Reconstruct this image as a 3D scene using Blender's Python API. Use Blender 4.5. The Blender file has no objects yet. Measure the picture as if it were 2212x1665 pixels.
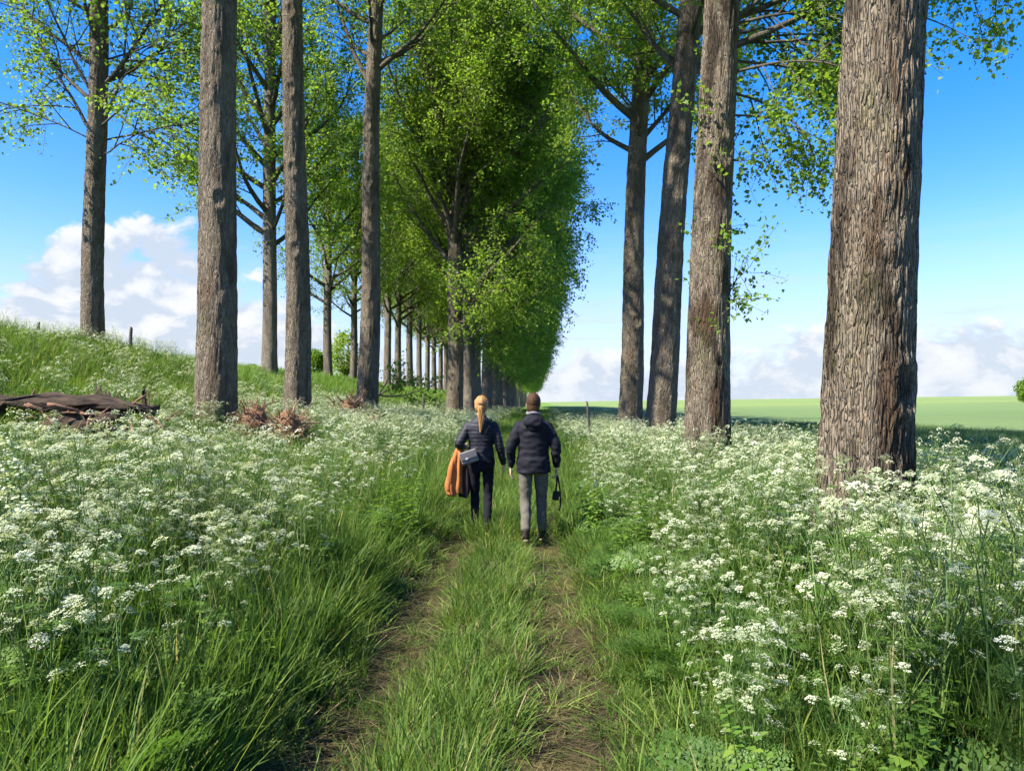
import bpy, math, random
import numpy as np
from mathutils import Vector, Matrix, Quaternion, Euler, noise

# ------------------------------------------------------------------ camera, sky, sun
sc = bpy.context.scene
F = 1662.0            # focal length in photo-view pixels (2212 wide)
VX, HY = 1165.0, 868.0  # where the path's vanishing point lies
EYE = 1.62
cam_d = bpy.data.cameras.new('camera')
cam = bpy.data.objects.new('camera', cam_d)
sc.collection.objects.link(cam)
cam_d.sensor_width = 36.0
cam_d.lens = 36.0 * F / 2212.0
cam_d.clip_start = 0.05
cam_d.clip_end = 9000
cam.location = (0, 0, EYE)
cam.rotation_euler = (math.radians(90) + math.atan((HY - 832.5) / F), 0, math.atan((VX - 1106) / F))
sc.camera = cam

SUN_EL = math.radians(46)
SUN_BACK = math.radians(29)      # how far the sun stands behind the camera's left shoulder
to_sun = Vector((-math.cos(SUN_BACK) * math.cos(SUN_EL), -math.sin(SUN_BACK) * math.cos(SUN_EL), math.sin(SUN_EL)))

sc.view_settings.view_transform = 'Standard'
sc.view_settings.look = 'None'
sc.view_settings.gamma = 1.0
sc.view_settings.use_curve_mapping = False
sc.view_settings.exposure = 1.62
sc.cycles.use_denoising = True
try:
    sc.cycles.denoiser = 'OPENIMAGEDENOISE'
    sc.cycles.denoising_input_passes = 'RGB_ALBEDO_NORMAL'
except Exception:
    pass
sc.cycles.max_bounces = 5
sc.cycles.diffuse_bounces = 3
sc.cycles.glossy_bounces = 2
sc.cycles.transmission_bounces = 2
sc.cycles.transparent_max_bounces = 5
sc.cycles.use_adaptive_sampling = True
sc.cycles.adaptive_threshold = 0.05

world = bpy.data.worlds.new('World')
sc.world = world
world.use_nodes = True


class NT:
    """tiny node-tree helper"""
    def __init__(s, tree):
        s.t = tree

    def n(s, typ, inputs=None, **props):
        nd = s.t.nodes.new(typ)
        for k, v in props.items():
            setattr(nd, k, v)
        for k, v in (inputs or {}).items():
            sock = nd.inputs[k]
            if isinstance(v, bpy.types.NodeSocket):
                s.t.links.new(v, sock)
            else:
                sock.default_value = v
        return nd

    def math(s, op, a, b=None, c=None, clamp=False):
        nd = s.t.nodes.new('ShaderNodeMath')
        nd.operation = op
        nd.use_clamp = clamp
        for i, v in enumerate((a, b, c)):
            if v is None:
                continue
            if isinstance(v, bpy.types.NodeSocket):
                s.t.links.new(v, nd.inputs[i])
            else:
                nd.inputs[i].default_value = v
        return nd.outputs[0]

    def smooth(s, v, lo, hi, a=0.0, b=1.0):
        nd = s.t.nodes.new('ShaderNodeMapRange')
        nd.interpolation_type = 'SMOOTHSTEP'
        s.t.links.new(v, nd.inputs[0])
        for i, x in zip((1, 2, 3, 4), (lo, hi, a, b)):
            if isinstance(x, bpy.types.NodeSocket):
                s.t.links.new(x, nd.inputs[i])
            else:
                nd.inputs[i].default_value = x
        return nd.outputs[0]

    def mix(s, fac, a, b, blend='MIX'):
        nd = s.t.nodes.new('ShaderNodeMix')
        nd.data_type = 'RGBA'
        nd.blend_type = blend
        for i, v in ((0, fac), (6, a), (7, b)):
            if isinstance(v, bpy.types.NodeSocket):
                s.t.links.new(v, nd.inputs[i])
            elif i == 0:
                nd.inputs[i].default_value = v
            else:
                nd.inputs[i].default_value = (*v, 1.0) if len(v) == 3 else v
        return nd.outputs[2]

    def ramp(s, fac, stops):
        nd = s.t.nodes.new('ShaderNodeValToRGB')
        s.t.links.new(fac, nd.inputs[0])
        el = nd.color_ramp.elements
        while len(el) < len(stops):
            el.new(0.5)
        for e, (p, c) in zip(el, stops):
            e.position = p
            e.color = (*c, 1.0)
        return nd.outputs[0]

    def noise(s, vec, scale, detail=4, rough=0.55, dist=0.0, out=0):
        nd = s.t.nodes.new('ShaderNodeTexNoise')
        if vec is not None:
            s.t.links.new(vec, nd.inputs['Vector'])
        nd.inputs['Scale'].default_value = scale
        nd.inputs['Detail'].default_value = detail
        nd.inputs['Roughness'].default_value = rough
        nd.inputs['Distortion'].default_value = dist
        return nd.outputs[out]

    def mapping(s, vec, scale=(1, 1, 1), loc=(0, 0, 0)):
        nd = s.t.nodes.new('ShaderNodeMapping')
        s.t.links.new(vec, nd.inputs['Vector'])
        nd.inputs['Scale'].default_value = scale
        nd.inputs['Location'].default_value = loc
        return nd.outputs[0]


def build_world():
    t = world.node_tree
    t.nodes.clear()
    N = NT(t)
    sky = N.n('ShaderNodeTexSky')
    sky.sky_type = 'NISHITA'
    sky.sun_disc = False
    sky.sun_elevation = SUN_EL
    sky.sun_rotation = math.atan2(to_sun.x, to_sun.y)
    sky.altitude = 100
    sky.air_density = 1.0
    sky.dust_density = 0.35
    sky.ozone_density = 2.5
    hsv = N.n('ShaderNodeHueSaturation', {'Saturation': 1.46, 'Value': 1.02, 'Color': sky.outputs[0]})
    co = N.n('ShaderNodeTexCoord').outputs['Generated']
    sep = N.n('ShaderNodeSeparateXYZ', {0: co})
    x, y, z = sep.outputs
    el = N.math('MULTIPLY', N.math('ARCSINE', z), 57.2958)      # degrees above the horizon
    az = N.math('MULTIPLY', N.math('ARCTAN2', x, y), 57.2958)   # degrees right of the path
    # heap clouds: a bank whose top height wanders round the horizon
    low = N.noise(co, 2.3, 2, 0.5)
    hump = N.math('POWER', 2.718, N.math('MULTIPLY', N.math('POWER', N.math('DIVIDE', N.math('ADD', az, 29.0), 11.5), 2.0), -1.0))
    hump2 = N.math('POWER', 2.718, N.math('MULTIPLY', N.math('POWER', N.math('DIVIDE', N.math('SUBTRACT', az, 27.0), 14.0), 2.0), -1.0))
    top = N.math('ADD', N.math('MULTIPLY_ADD', low, 7.5, -0.2), N.math('ADD', N.math('MULTIPLY', hump, 7.4), N.math('MULTIPLY', hump2, 2.4)))
    cvec = N.mapping(co, (1.0, 1.0, 1.5), (3.1, 1.7, 0.4))
    puff = N.noise(cvec, 11.0, 7, 0.56, 0.25)
    puff_b = N.noise(N.mapping(cvec, (1, 1, 1), (to_sun.x * .018, to_sun.y * .018, 0.022)), 11.0, 5, 0.56, 0.25)
    rel = N.math('DIVIDE', N.math('SUBTRACT', top, el), 4.6)      # 0 at cloud top, + below
    dens = N.math('ADD', N.math('MULTIPLY', N.math('SUBTRACT', puff, 0.5), 3.4), rel)
    mask = N.smooth(dens, 0.02, 0.34)
    # thin high veil, low contrast
    vvec = N.mapping(co, (1.4, 1.4, 9.0), (0.3, 0.9, 0.0))
    veil = N.noise(vvec, 3.2, 6, 0.6, 0.6)
    veil_m = N.math('MULTIPLY', N.smooth(veil, 0.50, 0.78), N.smooth(el, 15.0, 3.0))
    veil_m = N.math('MULTIPLY', veil_m, 0.9)
    # sunlit tops and blue-grey bases
    lit = N.smooth(N.math('SUBTRACT', puff, puff_b), -0.05, 0.13)
    shade = N.ramp(lit, [(0.0, (2.3, 2.58, 2.95)), (0.35, (2.9, 3.02, 3.2)), (1.0, (3.5, 3.5, 3.5))])
    hz = N.smooth(el, 0.0, 6.0, 0.35, 0.0)                        # air towards the horizon
    tinted = N.mix(1.0, hsv.outputs[0], (1.22, 0.87, 1.06), 'MULTIPLY')
    skyc = N.mix(N.math('MULTIPLY', N.smooth(el, 14.0, 0.0), 0.80), tinted, (1.6, 2.42, 3.5))
    c1 = N.mix(veil_m, skyc, (2.4, 2.8, 3.3))
    cl = N.mix(hz, shade, (2.3, 2.75, 3.3))
    c2 = N.mix(N.math('MULTIPLY', mask, 0.93), c1, cl)
    bg = N.n('ShaderNodeBackground', {'Color': c2, 'Strength': 0.096})
    out = N.n('ShaderNodeOutputWorld', {'Surface': bg.outputs[0]})


build_world()
sun_d = bpy.data.lights.new('sun', 'SUN')
sun_d.energy = 4.4
sun_d.angle = math.radians(0.53)
sun_d.color = (1.0, 0.94, 0.84)
sun = bpy.data.objects.new('sun', sun_d)
sun.rotation_euler = to_sun.to_track_quat('Z', 'Y').to_euler()
sun.location = to_sun * 60
sc.collection.objects.link(sun)

# ------------------------------------------------------------------ helpers
C = sc.collection
rng = np.random.default_rng(7)
random.seed(7)


def mk_mesh(name, V, quads=None, tris=None, mat=None, smooth=True, attrs=None, mats=None, mat_idx=None):
    V = np.asarray(V, np.float32).reshape(-1, 3)
    quads = np.zeros((0, 4), np.int32) if quads is None or len(quads) == 0 else np.asarray(quads, np.int32)
    tris = np.zeros((0, 3), np.int32) if tris is None or len(tris) == 0 else np.asarray(tris, np.int32)
    me = bpy.data.meshes.new(name)
    me.vertices.add(len(V))
    me.vertices.foreach_set('co', V.ravel())
    loops = np.concatenate([quads.ravel(), tris.ravel()])
    me.loops.add(len(loops))
    me.loops.foreach_set('vertex_index', loops)
    nf = len(quads) + len(tris)
    starts = np.concatenate([np.arange(len(quads)) * 4, len(quads) * 4 + np.arange(len(tris)) * 3]).astype(np.int32)
    me.polygons.add(nf)
    me.polygons.foreach_set('loop_start', starts)
    if smooth:
        me.polygons.foreach_set('use_smooth', np.ones(nf, bool))
    for k, a in (attrs or {}).items():
        at = me.attributes.new(k, 'FLOAT', 'POINT')
        at.data.foreach_set('value', np.asarray(a, np.float32))
    for m in (mats or ([mat] if mat else [])):
        me.materials.append(m)
    if mat_idx is not None:
        me.polygons.foreach_set('material_index', np.asarray(mat_idx, np.int32))
    me.update(calc_edges=True)
    me.validate()
    return me


def link(name, me, parent=None, loc=None, rot=None, scale=None):
    o = bpy.data.objects.new(name, me)
    C.objects.link(o)
    if parent is not None:
        o.parent = parent
    if loc is not None:
        o.location = loc
    if rot is not None:
        o.rotation_euler = rot
    if scale is not None:
        o.scale = scale if hasattr(scale, '__len__') else (scale,) * 3
    return o


def tag(o, label=None, cat=None, group=None, kind=None):
    if label:
        o['label'] = label
    if cat:
        o['category'] = cat
    if group:
        o['group'] = group
    if kind:
        o['kind'] = kind
    return o


def thing(name, label, cat, loc=(0, 0, 0), rotz=0.0, group=None, scale=None):
    o = link(name, None, None, loc, (0, 0, rotz), scale)
    o.empty_display_size = 0.2
    return tag(o, label, cat, group)


class MB:
    """collects geometry for one mesh"""
    def __init__(s):
        s.V, s.Q, s.T, s.n = [], [], [], 0
        s.A = []

    def add(s, V, quads=None, tris=None, a=0.0):
        V = np.asarray(V, np.float32).reshape(-1, 3)
        if quads is not None and len(quads):
            s.Q.append(np.asarray(quads, np.int32) + s.n)
        if tris is not None and len(tris):
            s.T.append(np.asarray(tris, np.int32) + s.n)
        s.V.append(V)
        s.A.append(np.full(len(V), a, np.float32) if np.isscalar(a) else np.asarray(a, np.float32))
        s.n += len(V)

    def tube(s, pts, rad, sides=6, cap=True, a=0.0, ref=(1, 0, 0), fold=None):
        pts = np.asarray(pts, float)
        n = len(pts)
        rad = np.asarray(rad, float)
        if rad.ndim == 0:
            rad = np.full((n, 2), float(rad))
        elif rad.ndim == 1:
            rad = np.stack([rad, rad], 1)
        tan = np.gradient(pts, axis=0)
        tan /= np.linalg.norm(tan, axis=1, keepdims=True) + 1e-9
        ref = np.asarray(ref, float)
        u = ref[None] - tan * (tan @ ref)[:, None]
        bad = np.linalg.norm(u, axis=1) < 0.15
        if bad.any():
            r2 = np.array([0.2, 0.9, 0.3])
            u = r2[None] - tan * (tan @ r2)[:, None]
        u /= np.linalg.norm(u, axis=1, keepdims=True) + 1e-9
        v = np.cross(tan, u)
        th = np.linspace(0, 2 * np.pi, sides, endpoint=False)
        ct, st = np.cos(th), np.sin(th)
        k = np.ones((n, sides)) if fold is None else fold(np.linspace(0, 1, n)[:, None], th[None])
        V = pts[:, None] + u[:, None] * (rad[:, :1, None] * (ct[None, :] * k)[..., None]) + v[:, None] * (rad[:, 1:, None] * (st[None, :] * k)[..., None])
        V = V.reshape(-1, 3)
        i = np.arange(n - 1)[:, None] * sides
        j = np.arange(sides)[None]
        j2 = (j + 1) % sides
        q = np.stack([i + j, i + j2, i + sides + j2, i + sides + j], -1).reshape(-1, 4)
        tr = []
        if cap:
            V = np.vstack([V, pts[0], pts[-1]])
            c0, c1 = n * sides, n * sides + 1
            for jj in range(sides):
                tr.append((c0, (jj + 1) % sides, jj))
                tr.append((c1, (n - 1) * sides + jj, (n - 1) * sides + (jj + 1) % sides))
        s.add(V, q, tr, a)

    def arrays(s):
        V = np.concatenate(s.V)
        Q = np.concatenate(s.Q) if s.Q else None
        T = np.concatenate(s.T) if s.T else None
        return V, Q, T, np.concatenate(s.A)

    def mesh(s, name, mat, smooth=True, attr=None):
        V, Q, T, A = s.arrays()
        return mk_mesh(name, V, Q, T, mat, smooth, {attr: A} if attr else None)


def catmull(pts, n):
    """smooth curve through control points (any number of columns)"""
    P = np.asarray(pts, float)
    P = np.vstack([2 * P[0] - P[1], P, 2 * P[-1] - P[-2]])
    m = len(P) - 3
    t = np.linspace(0, m - 1e-6, n)
    k = t.astype(int)
    f = (t - k)[:, None]
    a, b, c, d = P[k], P[k + 1], P[k + 2], P[k + 3]
    return 0.5 * (2 * b + (c - a) * f + (2 * a - 5 * b + 4 * c - d) * f ** 2 + (3 * b - a - 3 * c + d) * f ** 3)


# ------------------------------------------------------------------ materials
def new_mat(name):
    m = bpy.data.materials.new(name)
    m.use_nodes = True
    m.node_tree.nodes.clear()
    return m, NT(m.node_tree)


def finish(N, shader, disp=None):
    N.n('ShaderNodeOutputMaterial', {'Surface': shader})


def leaf_material(name, stops, trans=0.42, rough=0.5, attr='tint', rnd=0.35, spec=0.3, tcol=1.35):
    m, N = new_mat(name)
    at = N.n('ShaderNodeAttribute', attribute_name=attr).outputs['Fac']
    oi = N.n('ShaderNodeObjectInfo').outputs['Random']
    f = N.math('ADD', N.math('MULTIPLY', at, 1 - rnd), N.math('MULTIPLY', oi, rnd))
    col = N.ramp(f, stops)
    p = N.n('ShaderNodeBsdfPrincipled', {'Base Color': col, 'Roughness': rough, 'Specular IOR Level': spec})
    tc = N.mix(1.0, col, (tcol, tcol * 1.02, tcol * 0.55), 'MULTIPLY')
    tr = N.n('ShaderNodeBsdfTranslucent', {'Color': tc})
    mx = N.n('ShaderNodeMixShader', {0: trans, 1: p.outputs[0], 2: tr.outputs[0]})
    finish(N, mx.outputs[0])
    return m


M = {}
M['poplar_leaf'] = leaf_material('poplar_leaf', [(0.0, (0.095, 0.175, 0.02)), (0.5, (0.18, 0.285, 0.036)), (1.0, (0.28, 0.345, 0.062))], 0.58, 0.5, rnd=0.15)
M['grass'] = leaf_material('grass', [(0.0, (0.034, 0.075, 0.014)), (0.4, (0.082, 0.15, 0.026)), (0.75, (0.155, 0.235, 0.04)), (0.93, (0.24, 0.29, 0.06)), (1.0, (0.38, 0.33, 0.15))], 0.4, 0.55, rnd=0.4, spec=0.15)
M['grass_lit'] = leaf_material('sunlit_tone_grass', [(0.0, (0.07, 0.16, 0.02)), (0.5, (0.13, 0.24, 0.03)), (0.9, (0.20, 0.29, 0.05)), (1.0, (0.34, 0.30, 0.14))], 0.4, 0.5, rnd=0.3)  # brighter twin of grass, with the slope's sunlight put into the blade colour
M['straw'] = leaf_material('dry_grass', [(0.0, (0.045, 0.036, 0.016)), (0.5, (0.105, 0.086, 0.036)), (1.0, (0.23, 0.19, 0.08))], 0.2, 0.6, rnd=0.4, tcol=1.0)
M['parsley_leaf'] = leaf_material('parsley_leaf', [(0.0, (0.04, 0.095, 0.018)), (0.6, (0.09, 0.175, 0.03)), (1.0, (0.17, 0.25, 0.045))], 0.42, 0.5, rnd=0.4)
M['parsley_stem'] = leaf_material('parsley_stem', [(0.0, (0.07, 0.14, 0.03)), (0.6, (0.13, 0.21, 0.05)), (1.0, (0.25, 0.27, 0.08))], 0.15, 0.45, rnd=0.6, tcol=1.1)
M['petal'] = leaf_material('petal', [(0.0, (0.22, 0.30, 0.11)), (0.45, (0.45, 0.50, 0.30)), (1.0, (0.74, 0.74, 0.58))], 0.35, 0.6, rnd=0.55, tcol=0.95, spec=0.2)
M['nettle_leaf'] = leaf_material('nettle_leaf', [(0.0, (0.06, 0.14, 0.02)), (0.5, (0.12, 0.22, 0.03)), (1.0, (0.20, 0.29, 0.045))], 0.4, 0.55, rnd=0.3)
M['crop'] = leaf_material('crop_blade', [(0.0, (0.09, 0.16, 0.05)), (1.0, (0.15, 0.225, 0.075))], 0.35, 0.5, rnd=0.4)


def bark_material(name, base=(0.19, 0.157, 0.112), dark=(0.055, 0.04, 0.027), stain=0.5, moss=0.25, scale=1.0):
    m, N = new_mat(name)
    co = N.n('ShaderNodeTexCoord').outputs['Object']
    big = N.mapping(co, (1.6, 1.6, 0.34))
    s1 = N.noise(big, 1.7, 5, 0.62, 0.5)
    cr = N.mapping(co, (1, 1, 0.10))
    warp = N.noise(co, 5.0, 3, 0.6, out=1)
    cw = N.n('ShaderNodeVectorMath', {0: cr, 1: N.n('ShaderNodeVectorMath', {0: warp, 1: (0.035, 0.035, 0.02)}, operation='MULTIPLY').outputs[0]}, operation='ADD').outputs[0]
    vo = N.n('ShaderNodeTexVoronoi', {'Vector': cw, 'Scale': 36.0 * scale}, feature='DISTANCE_TO_EDGE').outputs['Distance']
    plates = N.smooth(vo, 0.0, 0.22)
    fine = N.noise(N.mapping(co, (1, 1, 0.3)), 60, 5, 0.65)
    tone = N.noise(N.mapping(co, (1, 1, 0.5)), 9, 4, 0.6)
    c = N.ramp(tone, [(0.25, tuple(v * 0.72 for v in base)), (0.5, base), (0.8, tuple(min(1, v * 1.45) for v in base))])
    c = N.mix(N.math('MULTIPLY', N.smooth(fine, 0.35, 0.75), 0.5), c, tuple(min(1, v * 1.5) for v in base))
    c = N.mix(N.math('MULTIPLY', N.smooth(s1, 0.46, 0.62), stain), c, dark)
    mo = N.noise(N.mapping(co, (1.2, 1.2, 0.5), (4, 2, 1)), 2.3, 5, 0.65)
    c = N.mix(N.math('MULTIPLY', N.smooth(mo, 0.52, 0.7), moss), c, (0.13, 0.13, 0.045))
    red = N.noise(N.mapping(co, (1, 1, 0.25), (9, 5, 3)), 3.0, 4, 0.6)
    c = N.mix(N.math('MULTIPLY', N.smooth(red, 0.52, 0.7), 0.28), c, (0.20, 0.115, 0.062))
    hgt = N.math('ADD', N.math('MULTIPLY', plates, 0.8), N.math('MULTIPLY', fine, 0.35))
    bp = N.n('ShaderNodeBump', {'Strength': 1.0, 'Distance': 0.05, 'Height': hgt})
    p = N.n('ShaderNodeBsdfPrincipled', {'Base Color': c, 'Roughness': 0.92, 'Specular IOR Level': 0.15, 'Normal': bp.outputs[0]})
    finish(N, p.outputs[0])
    return m


M['bark'] = bark_material('bark', stain=0.55)
M['bark_stained'] = bark_material('bark_stained', base=(0.19, 0.155, 0.108), dark=(0.036, 0.025, 0.016), stain=0.92, moss=0.4)
M['bark_far'] = bark_material('bark_far', base=(0.22, 0.19, 0.145), stain=0.4)
M['limb'] = bark_material('limb_bark', base=(0.20, 0.175, 0.13), dark=(0.07, 0.058, 0.042), stain=0.6, moss=0.5, scale=2)


def simple_mat(name, col, rough=0.8, var=0.25, nscale=20, bump=0.2, bdist=0.01, spec=0.25, col2=None, stretch=(1, 1, 1)):
    m, N = new_mat(name)
    co = N.n('ShaderNodeTexCoord').outputs['Object']
    co = N.mapping(co, stretch)
    nz = N.noise(co, nscale, 5, 0.6)
    c2 = col2 or tuple(v * (1 - var) for v in col)
    c1 = tuple(min(1, v * (1 + var)) for v in col)
    c = N.ramp(nz, [(0.3, c2), (0.7, c1)])
    bp = N.n('ShaderNodeBump', {'Strength': bump, 'Distance': bdist, 'Height': nz})
    p = N.n('ShaderNodeBsdfPrincipled', {'Base Color': c, 'Roughness': rough, 'Specular IOR Level': spec, 'Normal': bp.outputs[0]})
    finish(N, p.outputs[0])
    return m


M['post'] = simple_mat('weathered_post', (0.075, 0.066, 0.055), 0.9, 0.4, 30, 0.6, 0.02, stretch=(1, 1, 0.15))
M['rot_wood'] = simple_mat('rotten_wood', (0.055, 0.037, 0.025), 0.95, 0.6, 14, 0.9, 0.05, col2=(0.010, 0.008, 0.006), stretch=(0.25, 1, 1))
M['root'] = simple_mat('root_wood', (0.26, 0.14, 0.075), 0.9, 0.45, 22, 0.6, 0.02)
M['root_dark'] = simple_mat('dark_root_wood', (0.19, 0.105, 0.065), 0.92, 0.5, 22, 0.6, 0.02)
M['root_pale'] = simple_mat('pale_split_wood', (0.36, 0.24, 0.14), 0.85, 0.3, 30, 0.5, 0.01)
M['deadwood'] = simple_mat('dead_wood', (0.20, 0.15, 0.105), 0.9, 0.45, 25, 0.5, 0.02)
M['soil_lump'] = simple_mat('root_soil', (0.17, 0.095, 0.052), 0.98, 0.5, 9, 0.9, 0.06)
M['skin'] = simple_mat('skin', (0.55, 0.32, 0.22), 0.55, 0.08, 30, 0.05, 0.002, 0.35)
M['navy'] = simple_mat('navy_quilted_cloth', (0.006, 0.006, 0.012), 0.65, 0.3, 40, 0.25, 0.004, 0.4)
M['navy_dull'] = simple_mat('navy_shell_cloth', (0.0045, 0.0045, 0.009), 0.8, 0.3, 30, 0.3, 0.006, 0.3)
M['jeans'] = simple_mat('dark_jeans', (0.004, 0.0043, 0.009), 0.9, 0.4, 60, 0.3, 0.004)
M['grey_trouser'] = simple_mat('grey_trousers', (0.105, 0.095, 0.072), 0.9, 0.25, 35, 0.3, 0.006)
M['shoe'] = simple_mat('dark_shoe', (0.028, 0.019, 0.014), 0.6, 0.4, 30, 0.3, 0.005)
M['sole'] = simple_mat('pale_sole', (0.26, 0.215, 0.15), 0.8, 0.2, 30)
M['blond'] = simple_mat('blond_hair', (0.34, 0.17, 0.05), 0.5, 0.5, 28, 0.8, 0.008, 0.4, stretch=(4, 4, 0.35))
M['brown_hair'] = simple_mat('brown_hair', (0.055, 0.027, 0.012), 0.7, 0.6, 40, 0.6, 0.006, 0.2, stretch=(2, 2, 0.6))
M['hair_tie'] = simple_mat('hair_tie', (0.015, 0.012, 0.012), 0.6)
M['scarf'] = simple_mat('pale_scarf', (0.17, 0.155, 0.165), 0.9, 0.2, 40, 0.4)
M['orange'] = simple_mat('orange_cloth', (0.36, 0.125, 0.036), 0.85, 0.22, 10, 0.4, 0.01)
M['lining'] = simple_mat('dark_lining', (0.035, 0.017, 0.018), 0.8, 0.3, 20)
M['bag'] = simple_mat('grey_bag_leather', (0.19, 0.175, 0.17), 0.8, 0.18, 45, 0.3, 0.004)
M['black'] = simple_mat('black_fabric', (0.012, 0.012, 0.013), 0.6, 0.3, 30)
M['metal'] = simple_mat('metal_clasp', (0.5, 0.47, 0.42), 0.35, 0.1, 30)
M['eye'] = simple_mat('eye_white', (0.6, 0.6, 0.6), 0.3, 0.05, 30)


def ground_material():
    m, N = new_mat('verge_ground')
    geo = N.n('ShaderNodeNewGeometry').outputs['Position']
    sep = N.n('ShaderNodeSeparateXYZ', {0: geo})
    X, Y = sep.outputs[0], sep.outputs[1]
    n1 = N.noise(geo, 1.1, 4, 0.6)
    n2 = N.noise(geo, 7.0, 6, 0.65)
    n3 = N.noise(geo, 45.0, 4, 0.6)
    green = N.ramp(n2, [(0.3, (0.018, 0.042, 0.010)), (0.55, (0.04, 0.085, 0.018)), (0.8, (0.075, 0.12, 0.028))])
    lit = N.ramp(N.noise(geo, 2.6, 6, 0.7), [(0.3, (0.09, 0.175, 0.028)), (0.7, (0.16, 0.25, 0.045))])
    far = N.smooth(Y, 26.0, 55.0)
    green = N.mix(far, green, lit)  # sunlit look of the distant slope painted into the ground colour
    dirt = N.ramp(n3, [(0.25, (0.02, 0.016, 0.010)), (0.5, (0.042, 0.033, 0.019)), (0.78, (0.09, 0.07, 0.038))])
    thatch = N.ramp(n2, [(0.3, (0.06, 0.055, 0.02)), (0.7, (0.13, 0.105, 0.038))])
    dirt = N.mix(N.smooth(n1, 0.44, 0.62), dirt, thatch)
    wob = N.math('MULTIPLY', N.math('SUBTRACT', N.noise(geo, 1.6, 3, 0.6), 0.5), 0.35)
    xw = N.math('ADD', X, wob)
    d1 = N.math('ABSOLUTE', N.math('ADD', xw, 0.95))
    d2 = N.math('ABSOLUTE', N.math('SUBTRACT', xw, 0.13))
    r = N.math('MINIMUM', d1, d2)
    rut = N.math('MULTIPLY', N.smooth(r, 0.42, 0.22), N.smooth(Y, 60.0, 25.0))
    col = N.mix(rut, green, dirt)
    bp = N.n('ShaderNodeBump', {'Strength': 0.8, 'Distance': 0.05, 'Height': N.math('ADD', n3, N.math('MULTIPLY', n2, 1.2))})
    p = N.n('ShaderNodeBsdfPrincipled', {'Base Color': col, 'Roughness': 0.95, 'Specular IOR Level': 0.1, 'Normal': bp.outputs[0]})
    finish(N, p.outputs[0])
    return m


def field_material():
    m, N = new_mat('young_crop')
    geo = N.n('ShaderNodeNewGeometry').outputs['Position']
    rows = N.noise(N.mapping(geo, (1.0, 0.02, 1)), 1.2, 4, 0.5)
    n2 = N.noise(geo, 0.02, 5, 0.6)
    n3 = N.noise(geo, 9.0, 5, 0.7)
    f = N.math('ADD', N.math('MULTIPLY', rows, 0.25), N.math('ADD', N.math('MULTIPLY', n2, 0.5), N.math('MULTIPLY', n3, 0.25)))
    col = N.ramp(f, [(0.35, (0.11, 0.175, 0.062)), (0.5, (0.14, 0.205, 0.074)), (0.65, (0.17, 0.235, 0.084))])
    sep = N.n('ShaderNodeSeparateXYZ', {0: geo})
    band = N.noise(N.mapping(geo, (0.0015, 0.006, 0)), 1.0, 2, 0.5)
    col = N.mix(N.math('MULTIPLY', N.smooth(sep.outputs[1], 130.0, 260.0), N.smooth(band, 0.35, 0.6)), col, (0.19, 0.25, 0.075))
    bp = N.n('ShaderNodeBump', {'Strength': 0.9, 'Distance': 0.12, 'Height': n3})
    p = N.n('ShaderNodeBsdfPrincipled', {'Base Color': col, 'Roughness': 0.9, 'Specular IOR Level': 0.1, 'Normal': bp.outputs[0]})
    finish(N, p.outputs[0])
    return m


M['ground'] = ground_material()
M['field'] = field_material()

# ------------------------------------------------------------------ terrain
PX = np.array([-400, -60, -20, -16, -14.2, -12.5, -10.5, -8.5, -6.5, -4.6, -2.6, -1.5, -1.2, 0.5, 3, 6, 9, 4000.0])
PZ = np.array([5.5, 3.9, 3.25, 3.1, 2.95, 2.45, 1.6, 0.95, 0.55, 0.30, 0.14, 0.06, 0.0, 0.0, 0.02, 0.0, -0.05, -0.05])


def sstep(x, a, b):
    t = np.clip((x - a) / (b - a), 0, 1)
    return t * t * (3 - 2 * t)


def wave(x, y):
    return (np.sin(x * 1.31 + y * 0.77 + 1.0) + np.sin(x * 0.53 - y * 1.13 + 2.2) + np.sin(x * 2.3 + y * 2.9)) / 3


def height(x, y):
    x = np.asarray(x, float)
    y = np.asarray(y, float)
    xs = x + 0.35 * np.sin(y * 0.21) * sstep(-x, 3, 8)
    z = np.interp(xs, PX, PZ)
    # the right-hand field swells gently
    z = z + np.clip(x - 30, 0, 420) * 0.0175
    z = z + 0.05 * wave(x, y) * sstep(np.abs(x + 0.4), 1.0, 2.5)
    z = z - 0.045 * np.exp(-((x + 0.95) / 0.2) ** 2) - 0.045 * np.exp(-((x - 0.13) / 0.2) ** 2)
    return z


def hz(x, y):
    return float(height(x, y))


def grid_sheet(name, xs, ys, mat, lift=0.0):
    gx, gy = np.meshgrid(xs, ys)
    gz = height(gx, gy) + lift
    V = np.stack([gx, gy, gz], -1).reshape(-1, 3)
    w = len(xs)
    i = np.arange(len(ys) - 1)[:, None] * w
    j = np.arange(w - 1)[None]
    q = np.stack([i + j, i + j + 1, i + w + j + 1, i + w + j], -1).reshape(-1, 4)
    o = link(name, mk_mesh(name, V, q, None, mat, True))
    return tag(o, kind='structure')


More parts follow.
